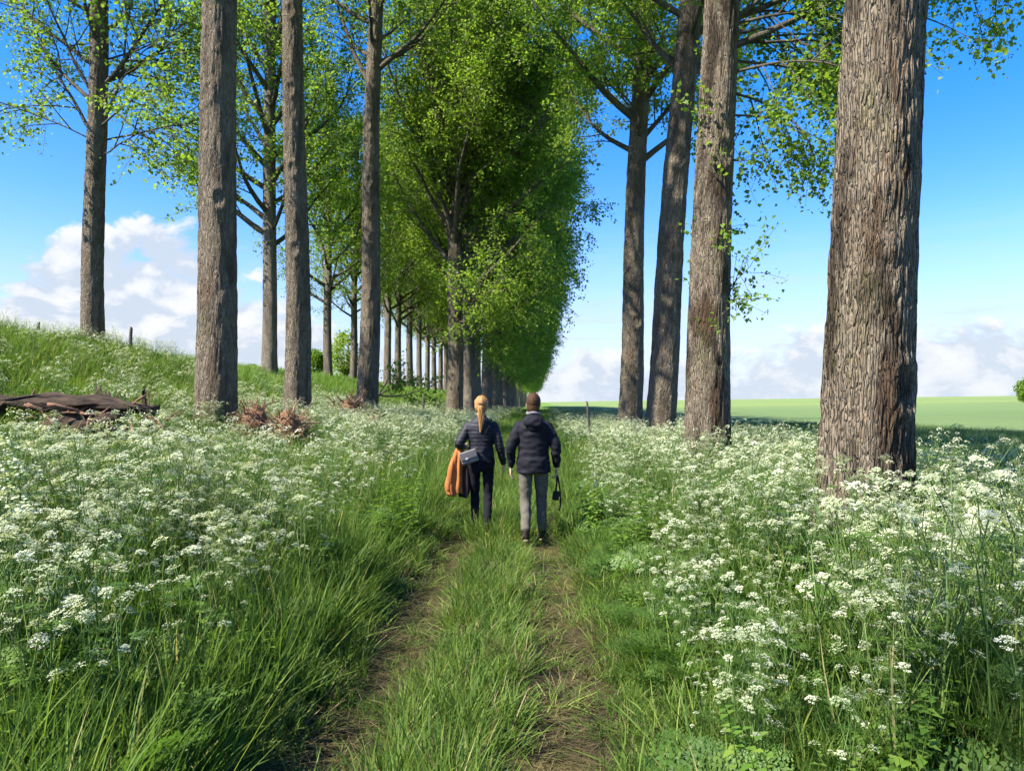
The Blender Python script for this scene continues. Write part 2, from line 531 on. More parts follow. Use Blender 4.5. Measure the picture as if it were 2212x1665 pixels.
xs_g = np.concatenate([np.array([-4000, -2000, -900, -400, -200, -120, -80, -55, -40, -30]), np.arange(-24, -2.0, 0.4), np.arange(-2.0, 1.5, 0.1), np.arange(1.5, 9.01, 0.5)])
ys_g = np.concatenate([np.array([-300, -120, -60, -30]), np.arange(-16, 2, 0.8), np.arange(2, 30, 0.3), np.arange(30, 80, 1.2), np.arange(80, 240, 8), np.array([260, 320, 420, 600, 900, 1500, 2500, 4500])])
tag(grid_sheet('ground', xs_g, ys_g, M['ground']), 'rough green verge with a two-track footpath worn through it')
xs_f = np.concatenate([np.arange(6.6, 40, 0.8), np.arange(40, 120, 4), np.array([130, 160, 200, 260, 340, 450, 600, 900, 1500, 2500, 4000])])
ys_f = np.concatenate([np.array([-300, -120, -60, -30]), np.arange(-16, 60, 1.0), np.arange(60, 240, 6), np.array([260, 320, 420, 600, 900, 1500, 2500, 4500])])
tag(grid_sheet('field', xs_f, ys_f, M['field'], 0.06), 'wide field of young green crop right of the trees')


def at(px, Y):
    """world X of a photo-view pixel column at distance Y"""
    return (px - VX) / F * Y


# ------------------------------------------------------------------ trees
def bark_disp(p, depth, cw):
    q = Vector((p[0] / cw, p[1] / cw, p[2] / (cw * 13)))
    q = q + noise.noise_vector(q * 0.6) * 0.38
    d = noise.voronoi(q)[0]
    e = min(1.0, (d[1] - d[0]) * 2.6)
    return depth * (e - 0.6) + depth * 0.5 * noise.noise(Vector((p[0] * 9, p[1] * 9, p[2] * 3)))


def make_trunk(name, R, H, lean, seed, mat, sides=48, zdetail=8.0, rows=160, top_r=0.12, depth=0.018, cw=0.06, flare=0.35, scars=(), bare=None):
    """tapered trunk, buttressed foot, furrowed bark as real relief; origin at its foot"""
    rnd = random.Random(seed)
    ph = [rnd.uniform(0, 6.28) for _ in range(6)]
    z = np.concatenate([np.linspace(-0.35, zdetail, rows), np.linspace(zdetail, H, 24)[1:]])
    th = np.linspace(0, 2 * np.pi, sides, endpoint=False)
    bend_x = lean[0] * z + 0.05 * np.sin(z * 0.45 + ph[0]) * np.clip(z / 3, 0, 1) * (R / 0.45)
    bend_y = lean[1] * z + 0.05 * np.sin(z * 0.38 + ph[1]) * np.clip(z / 3, 0, 1) * (R / 0.45)
    t = np.clip(z / H, 0, 1)
    rad = R * (1 - t) ** 0.8 * 0.94 + top_r * t + R * 0.06
    rad = rad + 0.07 * R * np.exp(-np.clip(z, 0, 99) / 3.0) + flare * R * np.exp(-np.clip(z + 0.1, 0, 99) / 0.55)
    V = np.zeros((len(z), sides, 3))
    for i, zz in enumerate(z):
        lobes = 1 + 0.03 * np.sin(3 * th + ph[2] + zz * 0.12) + 0.025 * np.sin(2 * th + ph[3] - zz * 0.2)
        lobes = lobes + 0.13 * math.exp(-max(zz, 0) / 0.45) * np.sin(5 * th + ph[4]) * (flare / 0.35)
        r = rad[i] * lobes
        if depth > 0 and zz < zdetail + 0.01:
            d = np.array([bark_disp((math.cos(a) * rad[i] + seed * 3.1, math.sin(a) * rad[i], zz), depth, cw) for a in th])
            r = r + d
        for (sa, sz, ss, sd) in scars:
            da = (th - sa + np.pi) % (2 * np.pi) - np.pi
            q = np.sqrt((da * rad[i] / ss) ** 2 + ((zz - sz) / (ss * 1.5)) ** 2)
            r = r + sd * (np.exp(-((q - 1.0) / 0.35) ** 2) - 0.7 * np.exp(-(q / 0.6) ** 2))
        V[i, :, 0] = bend_x[i] + r * np.cos(th)
        V[i, :, 1] = bend_y[i] + r * np.sin(th)
        V[i, :, 2] = zz
    n = len(z)
    i = np.arange(n - 1)[:, None] * sides
    j = np.arange(sides)[None]
    j2 = (j + 1) % sides
    q = np.stack([i + j, i + j2, i + sides + j2, i + sides + j], -1).reshape(-1, 4)
    me = mk_mesh(name, V.reshape(-1, 3), q, None, mat, True)

    def axis(zz):
        return np.array([np.interp(zz, z, bend_x), np.interp(zz, z, bend_y), zz]), float(np.interp(zz, z, rad))
    return me, axis


def rot_about(v, ax, ang):
    return Quaternion(ax, ang) @ v


def leaf_cloud(pos, size, tint, rg, up=0.5):
    """one kite-shaped, folded leaf per position; returns V, quads(as tris), tint"""
    n = len(pos)
    nrm = rg.normal(size=(n, 3))
    nrm[:, 2] += up * 1.6
    nrm /= np.linalg.norm(nrm, axis=1, keepdims=True)
    d = rg.normal(size=(n, 3))
    d[:, 2] -= 0.7
    d -= nrm * (d * nrm).sum(1, keepdims=True)
    d /= np.linalg.norm(d, axis=1, keepdims=True) + 1e-9
    s = np.cross(nrm, d)
    L = size * rg.uniform(0.7, 1.25, (n, 1))
    w = L * rg.uniform(0.36, 0.5, (n, 1))
    fold = rg.uniform(0.1, 0.3, (n, 1)) * w
    a = pos
    b = pos + d * L * 0.38 + s * w + nrm * fold
    c = pos + d * L
    e = pos + d * L * 0.38 - s * w + nrm * fold
    V = np.stack([a, b, c, e], 1).reshape(-1, 3)
    k = np.arange(n)[:, None] * 4
    T = np.concatenate([k + np.array([[0, 1, 2]]), k + np.array([[0, 2, 3]])], 0)
    return V, T, np.repeat(tint, 4)


def grow_crown(seed, axis, H, zb, Rc, nl, leaf, lpt, low_side=0.0, e0=28, e1=62, nsec=1.5, ntw=5, twig=0.8, extra=(), fill=1.0, wood_sides=(6, 4, 3), droop=0.0, thick=1.0):
    """limbs, side branches, twigs and leaves; returns branch MB and leaf arrays"""
    rnd = random.Random(seed)
    rg = np.random.default_rng(seed)
    wood = MB()
    LP, LT = [], []
    limbs = []
    for i in range(nl):
        t = (i + rnd.random() * 0.8) / nl
        z0 = zb + (H - zb - 1.2) * t ** 1.05
        prof = (0.72 + 1.1 * t) if t < 0.25 else (1.0 - 0.78 * ((t - 0.25) / 0.75) ** 1.3)
        L = Rc * prof * rnd.uniform(0.75, 1.15) * fill
        az = i * 2.3999 + rnd.uniform(-0.5, 0.5)
        el = math.radians(e0 + (e1 - e0) * t + rnd.uniform(-9, 9))
        limbs.append((z0, az, el, L, t, droop))
    for ex in extra:
        limbs.append(ex)
    for (z0, az, el, L, t, dr) in limbs:
        p0, r0 = axis(z0)
        d = Vector((math.cos(az) * math.cos(el), math.sin(az) * math.cos(el), math.sin(el)))
        n = 9
        pts = [Vector(p0) + d * r0 * 0.3]
        dd = d.copy()
        st = L / (n - 1)
        for k in range(1, n):
            f = k / (n - 1)
            bendz = (0.10 - dr * 0.30 * f)
            dd = (dd + Vector((rnd.gauss(0, 0.09), rnd.gauss(0, 0.09), bendz + rnd.gauss(0, 0.05)))).normalized()
            pts.append(pts[-1] + dd * st)
        P = np.array(pts)
        br = min(r0 * 0.5, (0.021 * L + 0.012) * (0.5 if dr > 0.55 else 1.0) * thick)
        wood.tube(P, np.linspace(br, 0.012, n), wood_sides[0], False)
        m = int(L * nsec) + 3
        for j in range(m):
            f = 0.18 + 0.82 * (j + rnd.random()) / m
            k = min(n - 2, int(f * (n - 1)))
            fr = f * (n - 1) - k
            b0 = pts[k].lerp(pts[k + 1], min(1, fr))
            ld = (pts[k + 1] - pts[k]).normalized()
            ax = ld.orthogonal().normalized()
            ax = rot_about(ax, ld, rnd.uniform(0, 6.28))
            sd = rot_about(ld, ax, math.radians(rnd.uniform(30, 62)))
            sL = (0.36 * L * (1.15 - f) + 0.75) * rnd.uniform(0.7, 1.2)
            sp = [b0]
            for q in range(4):
                sd = (sd + Vector((rnd.gauss(0, 0.12), rnd.gauss(0, 0.12), 0.05 - 0.22 * dr + rnd.gauss(0, 0.08)))).normalized()
                sp.append(sp[-1] + sd * sL / 4)
            wood.tube(np.array(sp), np.linspace(0.006 + 0.009 * sL, 0.005, 5), wood_sides[1], False)
            tint0 = rnd.gauss(0.5, 0.13)
            nt = max(2, int(ntw * (0.6 + sL / 2.2)))
            for w in range(nt):
                g = rnd.uniform(0.25, 1.0)
                kk = min(3, int(g * 4))
                t0 = sp[kk].lerp(sp[kk + 1], g * 4 - kk if g < 1 else 1.0)
                ax = Vector((rnd.gauss(0, 1), rnd.gauss(0, 1), rnd.gauss(0, 1))).normalized()
                td = (sd * 0.7 + ax * 0.9 + Vector((0, 0, -0.25 - 0.5 * dr))).normalized()
                tl = twig * rnd.uniform(0.6, 1.3)
                t1 = t0 + td * tl
                tm = t0.lerp(t1, 0.5) + Vector((0, 0, 0.05))
                wood.tube(np.array([t0, tm, t1]), (0.006, 0.005, 0.003), wood_sides[2], False)
                c = np.array(t0)[None] + (np.array(t1) - np.array(t0))[None] * rg.uniform(0.15, 1.1, (lpt, 1))
                c = c + rg.normal(size=(lpt, 3)) * 0.11 * (twig / 0.8)
                LP.append(c)
                LT.append(np.clip(rg.normal(tint0, 0.16, lpt), 0, 1))
    LP = np.concatenate(LP)
    LT = np.concatenate(LT)
    V, T, A = leaf_cloud(LP, leaf * rg.uniform(0.75, 1.3, (len(LP), 1)), LT, rg)
    return wood, (V, T, A)


N_LEAVES = 0


def crown_meshes(name, *a, **k):
    global N_LEAVES
    wood, (V, T, A) = grow_crown(*a, **k)
    N_LEAVES += len(T) // 2
    return wood.mesh('branches', M['limb']), mk_mesh(name, V, None, T, M['poplar_leaf'], False, {'tint': A})


def tree_at(X, Y, label, trunk_me, br_me, cr_me, group, scale=1.0, rotz=0.0, parts_rot=0.0, sink=0.0):
    t = thing('poplar_tree', label, 'tree', (X, Y, hz(X, Y) - sink), rotz, group, scale)
    link('trunk', trunk_me, t)
    link('branches', br_me, t, rot=(0, 0, parts_rot))
    link('crown', cr_me, t, rot=(0, 0, parts_rot))
    return t


def straight_axis(R, H):
    def axis(z):
        return np.array([0, 0, z]), R * max(0.03, (1 - z / H) ** 0.8) + 0.02
    return axis


# the four thick poplars right of the path
RX = 3.35
tall = math.radians
right_row = [
    # px at foot, Y, R, lean x, lean y, seed, label
    (1843, 7.9, 0.405, 0.061, 0.0, 11, 'thickest poplar trunk, nearest on the right, dark-stained furrowed bark with an oval branch scar', 'bark_stained'),
    (1521, 15.7, 0.43, 0.036, 0.0, 12, 'second thick poplar on the right, leafy low branch hanging from its right side', 'bark_stained'),
    (1418, 22.0, 0.415, 0.078, 0.02, 13, 'third thick poplar on the right, leaning right and forking near the top', 'bark'),
    (1357, 29.3, 0.445, 0.036, 0.0, 14, 'farthest of the four thick poplars on the right, standing beside the leaning one', 'bark'),
]
tprops = {
    11: dict(sides=210, rows=420, zdetail=6.2, depth=0.026, cw=0.037, scars=[(-1.05, 1.75, 0.17, 0.035), (-1.75, 3.4, 0.22, 0.02)]),
    12: dict(sides=120, rows=330, zdetail=10.5, depth=0.022, cw=0.06, scars=[(-1.3, 6.6, 0.2, 0.04), (-1.9, 5.0, 0.16, 0.03)]),
    13: dict(sides=84, rows=320, zdetail=13.5, depth=0.026, cw=0.07, scars=[(-1.6, 8.6, 0.22, 0.05), (-1.2, 5.6, 0.18, 0.04)]),
    14: dict(sides=72, rows=280, zdetail=16.0, depth=0.026, cw=0.075, scars=[(-1.4, 4.6, 0.18, 0.04)]),
}
crown_cfg = {
    # low crowns and the hanging branches that show in the photograph: (z0, azimuth, elevation, length, t, droop)
    11: dict(H=27, zb=12.5, Rc=5.6, nl=26, leaf=0.125, lpt=11, extra=()),
    12: dict(H=27, zb=10.0, Rc=6.4, nl=30, leaf=0.098, lpt=20, extra=[(10.4, 0.1, tall(18), 7.2, 0, 0.75), (9.7, -0.5, tall(10), 3.6, 0, 0.8), (8.9, 0.2, tall(12), 2.9, 0, 0.9), (9.3, -0.1, tall(25), 4.4, 0, 0.85), (10.0, 0.5, tall(20), 5.2, 0, 0.8), (9.9, -0.2, tall(30), 8.0, 0, 0.6), (8.6, 0.0, tall(-5), 2.8, 0, 1.2), (8.0, 0.3, tall(-8), 2.4, 0, 1.2), (8.3, -0.5, tall(0), 2.6, 0, 1.2), (9.0, 0.1, tall(0), 3.4, 0, 1.1), (9.3, -0.3, tall(5), 3.0, 0, 1.2), (7.5, 0.1, tall(-5), 2.0, 0, 1.2), (9.6, 0.4, tall(0), 3.2, 0, 1.2), (8.8, -0.15, tall(14), 6.6, 0, 0.9), (9.4, 0.3, tall(16), 6.4, 0, 0.95), (3.5, -0.25, tall(35), 0.55, 0, 0.0), (4.3, 0.1, tall(45), 0.4, 0, 0.0), (6.2, -0.8, tall(40), 0.5, 0, 0.0), (10.8, -0.45, tall(22), 6.5, 0, 0.7), (9.2, 0.9, tall(20), 3.6, 0, 0.7), (11.0, 0.35, tall(20), 5.5, 0, 0.9)]),
    13: dict(H=28, zb=11.0, Rc=6.8, nl=34, leaf=0.118, lpt=20, extra=[(11.0, 2.6, tall(50), 5.0, 0, 0.2), (12.0, 0.3, tall(35), 4.5, 0, 0.5), (11.2, 1.0, tall(15), 4.2, 0, 0.8)]),
    14: dict(H=28, zb=10.6, Rc=7.4, nl=36, leaf=0.12, lpt=18, extra=[(12.6, -2.6, tall(40), 3.2, 0, 0.8), (11.5, 0.2, tall(35), 4.6, 0, 0.3), (13.0, -1.2, tall(30), 3.2, 0, 0.9), (12.4, 3.1, tall(45), 3.6, 0, 0.8)]),
}
tree_spots = []
for (px, Y, R, lx, ly, seed, label, bk) in right_row:
    X = at(px, Y)
    tm, ax = make_trunk('trunk', R, 27, (lx, ly), seed, M[bk], **tprops[seed])
    cc = dict(crown_cfg[seed])
    bm_, cm_ = crown_meshes('crown', seed, ax, cc.pop('H'), cc.pop('zb'), cc.pop('Rc'), cc.pop('nl'), cc.pop('leaf'), cc.pop('lpt'), **cc)
    tree_at(X, Y, label, tm, bm_, cm_, 'thick poplars right of the path')
    tree_spots.append((X, Y, R))

# the three near poplars left of the path
near_meshes = []
left_near = [
    (457, 16.4, 0.415, 0.003, 0.0, 21, 'nearest large poplar left of the path, between the rotten log and the root heaps', 'bark', dict(zb=12.5, extra=())),
    (638, 22.0, 0.36, -0.015, 0.0, 22, 'poplar rising directly behind the pale root heap left of the path', 'bark', dict(zb=14.0, extra=[(12.8, -0.2, tall(35), 4.2, 0, 0.3)])),
    (790, 31.0, 0.42, 0.016, 0.0, 23, 'poplar with dark brushwood heaped at its foot left of the path', 'bark', dict(zb=14.5, extra=[(13.8, 2.7, tall(48), 5.0, 0, 0.1), (14.4, -0.25, tall(32), 5.5, 0, 0.2), (17, 3.0, tall(50), 4.5, 0, 0.2)])),
]
for (px, Y, R, lx, ly, seed, label, bk, ex) in left_near:
    X = at(px, Y)
    tm, ax = make_trunk('trunk', R, 28, (lx, ly), seed, M[bk], sides=96 if seed == 21 else 72, rows=300, zdetail=(10.8, 13.6, 18.5)[seed - 21], depth=0.022, cw=0.065, flare=0.22,
                        scars=[(-1.5 + 0.4 * math.sin(seed * k), 3.0 + 2.3 * k, 0.15, 0.03) for k in range(1, 5)])
    bm_, cm_ = crown_meshes('crown', seed, ax, 28, ex['zb'], 5.4, 26, 0.12, 11, extra=ex['extra'])
    near_meshes.append((tm, bm_, cm_))
    tree_at(X, Y, label, tm, bm_, cm_, 'near poplars left of the path')
    tree_spots.append((X, Y, R))

# crowns and trunks shared by the long rows
row_trunks, row_axes = [], []
for k in range(4):
    tm, ax = make_trunk('trunk', 0.43, 28, (0.006 * (k - 1.5), 0.004), 40 + k, M['bark_far'], sides=28, rows=70, zdetail=14, depth=0.02, cw=0.11, flare=0.3)
    row_trunks.append(tm)
    row_axes.append(ax)
slim_trunks, slim_axes = [], []
for k in range(3):
    tm, ax = make_trunk('trunk', 0.33, 25, (0.008 * (k - 1), 0.004), 50 + k, M['bark_far'], sides=28, rows=70, zdetail=12, depth=0.016, cw=0.10, flare=0.25)
    slim_trunks.append(tm)
    slim_axes.append(ax)

drp = 0.75
low_right = lambda s: [(5.8 + 0.9 * q + random.Random(s + q).uniform(0, .6), random.Random(s * 7 + q).uniform(-1.1, 1.1), tall(26), random.Random(s * 5 + q).uniform(5.8, 10.4), 0, 0.42) for q in range(9)] + [(11.0 + 1.5 * q, random.Random(s * 3 + q).uniform(-0.7, 0.7), tall(30), random.Random(s * 9 + q).uniform(6.5, 11.2), 0, 0.3) for q in range(8)] + [(4.2 + 0.5 * q, random.Random(s * 13 + q).uniform(-1.0, 0.9), tall(20), random.Random(s * 17 + q).uniform(3.2, 6.4), 0, 0.6) for q in range(5)]
row_crowns = []
for k in range(4):
    row_crowns.append(crown_meshes('crown', 60 + k, row_axes[k], 28, 8.0, 9.6, 42, 0.165, 12, e0=32, e1=68, nsec=1.6, ntw=5, twig=1.0, extra=low_right(60 + k)))
slim_crowns = []
for k in range(3):
    slim_crowns.append(crown_meshes('crown', 70 + k, slim_axes[k], 25, 6.0, 7.4, 40, 0.14, 12, e0=26, e1=66, nsec=1.7, ntw=5, twig=0.9))

# forked poplar that heads the dense inner row
def fork_tree():
    Y = 41.0
    X = at(980, Y)
    tm, ax = make_trunk('trunk', 0.45, 26, (0.01, 0.0), 31, M['bark'], sides=60, rows=220, zdetail=13, depth=0.022, cw=0.08, flare=0.25)
    ex = [(11.6, 2.9, tall(74), 12.5, 0, -0.2), (12.0, 0.1, tall(70), 13.0, 0, -0.2), (9.0, 0.15, tall(38), 8.0, 0, 0.15), (8.6, 2.8, tall(42), 7.0, 0, 0.0),
          (10.4, -0.6, tall(48), 9.0, 0, 0.0), (10.2, -2.4, tall(52), 8.5, 0, 0.0), (13.0, -1.2, tall(58), 8.5, 0, 0.0)] + [(11.5 + 1.3 * q, 0.25 * (-1) ** q, tall(34), 10.2, 0, 0.25) for q in range(5)] + low_right(31)
    bm_, cm_ = crown_meshes('crown', 31, ax, 28, 8.8, 10.0, 40, 0.138, 15, e0=44, e1=70, nsec=1.6, ntw=5, twig=0.9, extra=ex)
    tree_at(X, Y, 'tall forked poplar at the head of the dense row, above the walkers', tm, bm_, cm_, 'dense poplar row left of the path')
    tree_spots.append((X, Y, .45))


fork_tree()
ordn = ['second', 'third', 'fourth', 'fifth', 'sixth']
Y = 48.5
for i in range(30):
    k = i % 4
    lab = ('%s poplar of the dense row, counting back from the tall forked one' % ordn[i]) if i < 5 else 'distant poplar merging into the far end of the dense row'
    r = random.Random(900 + i)
    X = -4.6 + r.uniform(-0.25, 0.25)
    tree_at(X, Y, lab, row_trunks[k], row_crowns[k][0], row_crowns[k][1], 'dense poplar row left of the path', scale=r.uniform(0.93, 1.05), rotz=r.uniform(-0.45, 0.45))
    Y += r.uniform(7.0, 8.2)

# the outer row along the top of the left bank
outer = [(180, 23.6, 0.98, 'slender poplar at the far left on the bank top, bare branches hanging left'),
         (575, 39.4, 1.12, 'poplar on the bank top seen between the two nearest left trunks'),
         (705, 50.6, 0.86, 'thin curved poplar on the bank top right of the pale root heap'),
         (760, 57.4, 0.80, 'thin dark poplar on the bank top, half hidden by the brushwood poplar')]
for i, (px, Y, s, lab) in enumerate(outer):
    X = at(px, Y)
    if i == 0:
        tm, ax = make_trunk('trunk', 0.325, 25, (0.003, 0.0), 33, M['bark'], sides=60, rows=240, zdetail=12, depth=0.016, cw=0.07, flare=0.2)
        ex = [(7.2, 2.75, tall(38), 4.6, 0, 0.45), (7.5, 0.25, tall(48), 5.0, 0, 0.0), (8.3, 2.9, tall(52), 4.6, 0, 0.1), (8.6, -0.15, tall(45), 6.5, 0, 0.0), (8.9, 0.5, tall(30), 5.0, 0, 0.45), (8.0, -0.6, tall(25), 4.2, 0, 0.6), (9.6, 0.1, tall(20), 4.6, 0, 0.6), (7.0, 3.3, tall(24), 3.4, 0, 0.7), (7.0, 0.1, tall(12), 5.0, 0, 0.9), (6.5, -0.3, tall(8), 4.2, 0, 1.0), (7.4, -0.5, tall(14), 5.0, 0, 0.9), (8.2, 3.0, tall(30), 5.2, 0, 0.5)]
        bm_, cm_ = crown_meshes('crown', 33, ax, 25, 8.6, 6.2, 24, 0.115, 11, e0=30, e1=64, nsec=1.7, ntw=5, extra=ex, thick=0.6)
        tree_at(X, Y, lab, tm, bm_, cm_, 'slender poplars on the bank top', s)
    else:
        k = i % 3
        tree_at(X, Y, lab, slim_trunks[k], slim_crowns[k][0], slim_crowns[k][1], 'slender poplars on the bank top', s, rotz=i * 1.3)
for i, px in enumerate([835, 858, 884, 905, 922, 937, 950, 962, 972]):
    Y = 14.0 * F / (VX - px)
    r = random.Random(300 + i)
    k = i % 3
    lab = ('%s slender bank-top poplar right of the brushwood poplar' % (['first'] + ordn)[i]) if i < 5 else 'far slender poplar at the end of the bank-top row'
    tree_at(at(px, Y), Y, lab, slim_trunks[k], slim_crowns[k][0], slim_crowns[k][1], 'slender poplars on the bank top', r.uniform(0.95, 1.1), rotz=r.uniform(0, 6.28))

# neighbours just outside the left edge, whose shade crosses the path
for i, (X, Y, s) in enumerate([(-7.4, -2.6, 0.95)]):
    tm, bm_, cm_ = near_meshes[i % 3] if i < 2 else (slim_trunks[1], *slim_crowns[1])
    tree_at(X, Y, 'poplar standing beyond the left edge, nearer than the rotten log', tm, bm_, cm_, 'poplars outside the left edge', s, rotz=1.0 + i * 0.9)
print('leaves', N_LEAVES)
# ------------------------------------------------------------------ plants: meshes
def blade_mesh(name, n, lmin, lmax, wmin, wmax, spread, lean, mat, seed, seg=3, tint=(0.45, 0.22), flat=0.0, droop=0.5, dry=0.04):
    rg = np.random.default_rng(seed)
    mb = MB()
    for i in range(n):
        a = rg.uniform(0, 6.283)
        r = spread * math.sqrt(rg.uniform())
        b = np.array([r * math.cos(a), r * math.sin(a), -0.02])
        az = a + rg.normal(0, 0.9)
        L = rg.uniform(lmin, lmax)
        w = rg.uniform(wmin, wmax)
        ln = abs(rg.normal(0, lean)) + flat
        out = np.array([math.cos(az), math.sin(az), 0])
        side = np.array([-math.sin(az), math.cos(az), 0])
        tw = rg.normal(0, 0.5)
        side = side * math.cos(tw) + out * math.sin(tw)
        pts = []
        ang = ln
        p = b.copy()
        dr = rg.uniform(0.2, 1.0) * droop * 2.0 / seg
        for k in range(seg + 1):
            pts.append(p.copy())
            p = p + (out * math.sin(ang) + np.array([0, 0, math.cos(ang)])) * L / seg
            ang = min(ang + dr, 2.3)
        V = []
        for k, q in enumerate(pts[:-1]):
            ww = w * (1.0 - 0.25 * k / seg) * 0.5 * (0.75 if k == 0 else 1)
            V += [q - side * ww, q + side * ww]
        V.append(pts[-1])
        Q = [(2 * k, 2 * k + 1, 2 * k + 3, 2 * k + 2) for k in range(seg - 1)]
        T = [(2 * seg - 2, 2 * seg - 1, 2 * seg)]
        t = min(1, max(0, rg.normal(*tint)))
        if rg.uniform() < dry:
            t = 1.25
        mb.add(V, Q, T, min(t, 1.3))
    return mb.mesh(name, mat, False, 'tint')


def seed_stalk(name, seed, mat_blade):
    rg = np.random.default_rng(seed)
    mb = MB()
    for i in range(3):
        az = rg.uniform(0, 6.28)
        L = rg.uniform(0.75, 1.05)
        o = np.array([math.cos(az), math.sin(az), 0])
        ts = np.linspace(0, 1, 6)
        P = np.array([o * (0.03 + 0.22 * t * t * L) + np.array([0, 0, L * t * (1 - 0.10 * t)]) for t in ts])
        mb.tube(P, np.linspace(0.0022, 0.0012, 6), 3, False, 0.75)
        for k in range(16):
            f = 0.78 + 0.22 * k / 16
            q = P[4] + (P[5] - P[4]) * ((f - 0.8) / 0.2)
            d = rg.normal(size=3) * 0.5 + np.array([0, 0, 1])
            d = d / np.linalg.norm(d) * 0.02
            s = np.cross(d, rg.normal(size=3))
            s = s / np.linalg.norm(s) * 0.004
            mb.add([q, q + d * 0.5 + s, q + d, q + d * 0.5 - s], [(0, 1, 2, 3)], None, 0.85 + 0.3 * rg.uniform())
    return mb.mesh(name, mat_blade, False, 'tint')


def feather_leaf(mb, p0, d, up, L, rg, lod=1):
    """twice-divided cow parsley leaf"""
    d = d / np.linalg.norm(d)
    s = np.cross(d, up)
    s /= np.linalg.norm(s) + 1e-9
    n = np.cross(s, d)
    P = [p0 + d * L * t - np.array([0, 0, 1]) * 0.35 * L * t * t for t in np.linspace(0, 1, 5)]
    mb.tube(np.array(P), np.linspace(0.0022, 0.001, 5), 3, False, 0.6)
    nb = 7 if lod else 5
    V, T, A = [], [], []
    for i in range(nb):
        t = 0.22 + 0.74 * i / (nb - 1)
        b = p0 + d * L * t - np.array([0, 0, 1]) * 0.35 * L * t * t
        pl = L * 0.42 * (1.12 - t)
        for sg in (-1, 1):
            pd = s * sg * 0.85 + d * 0.55 - n * 0.15 + rg.normal(size=3) * 0.08
            pd /= np.linalg.norm(pd)
            ps = np.cross(pd, n)
            ps /= np.linalg.norm(ps)
            m = 4 if lod else 2
            for j in range(m):
                f = (j + 0.6) / m
                q = b + pd * pl * f
                w = pl * (0.34 if lod else 0.5) * (1.15 - 0.7 * f)
                tint = rg.uniform(0.2, 0.9)
                for s2 in (-1, 1):
                    e = pd * 0.7 + ps * s2 * 0.8 + rg.normal(size=3) * 0.15
                    e = e / np.linalg.norm(e) * w
                    g = np.cross(e, n)
                    g = g / (np.linalg.norm(g) + 1e-9) * w * 0.3
                    k = len(V)
                    V += [q, q + e * 0.55 + g, q + e, q + e * 0.45 - g]
                    T += [(k, k + 1, k + 2), (k, k + 2, k + 3)]
                    A += [tint] * 4
    mb.add(np.array(V), None, T, np.array(A))


def umbel_geo(mbw, mbs, base, up, R, rg, lod=1):
    """flat-topped head: rays and floret clusters"""
    up = up / np.linalg.norm(up)
    a = np.cross(up, [0.3, 0.9, 0.1])
    a /= np.linalg.norm(a)
    b = np.cross(up, a)
    nr = 11 if lod else 9
    for i in range(nr):
        ang = i * 2.4 + rg.uniform(-.2, .2)
        rr = R * math.sqrt((i + 0.5) / nr)
        hgt = R * 1.15 - 0.75 * rr * rr / R + rg.normal(0, 0.002)
        c = base + (a * math.cos(ang) + b * math.sin(ang)) * rr + up * hgt
        sd = np.cross(c - base, up)
        sd = sd / (np.linalg.norm(sd) + 1e-9) * 0.0008
        if mbs is not None:
            mbs.add([base - sd, base + sd, c + sd, c - sd], [(0, 1, 2, 3)], None, 0.5)
        ur = R * rg.uniform(0.24, 0.34)
        if lod:
            for k in range(8):
                a2 = k * 2.4
                q = c + (a * math.cos(a2) + b * math.sin(a2)) * ur * math.sqrt((k + 0.3) / 8) + up * rg.uniform(-0.002, 0.003)
                n = up + rg.normal(size=3) * 0.35
                n /= np.linalg.norm(n)
                e1 = np.cross(n, rg.normal(size=3))
                e1 = e1 / np.linalg.norm(e1) * ur * 0.36
                e2 = np.cross(n, e1)
                mbw.add([q - e1, q - e2 * .8, q + e1, q + e2 * 1.1], [(0, 1, 2, 3)], None, rg.uniform(0.3, 1))
        else:
            n = up + rg.normal(size=3) * 0.4
            n /= np.linalg.norm(n)
            e1 = np.cross(n, rg.normal(size=3))
            e1 = e1 / np.linalg.norm(e1) * ur
            e2 = np.cross(n, e1)
            V = [c + (e1 * math.cos(g) + e2 * math.sin(g)) * (1.0 if q % 2 else 0.62) for q, g in enumerate(np.linspace(0, 6.283, 8)[:-1])]
            mbw.add(V, [(0, 1, 2, 3)], [(0, 3, 4), (0, 4, 5), (0, 5, 6)], rg.uniform(0.2, 0.9))


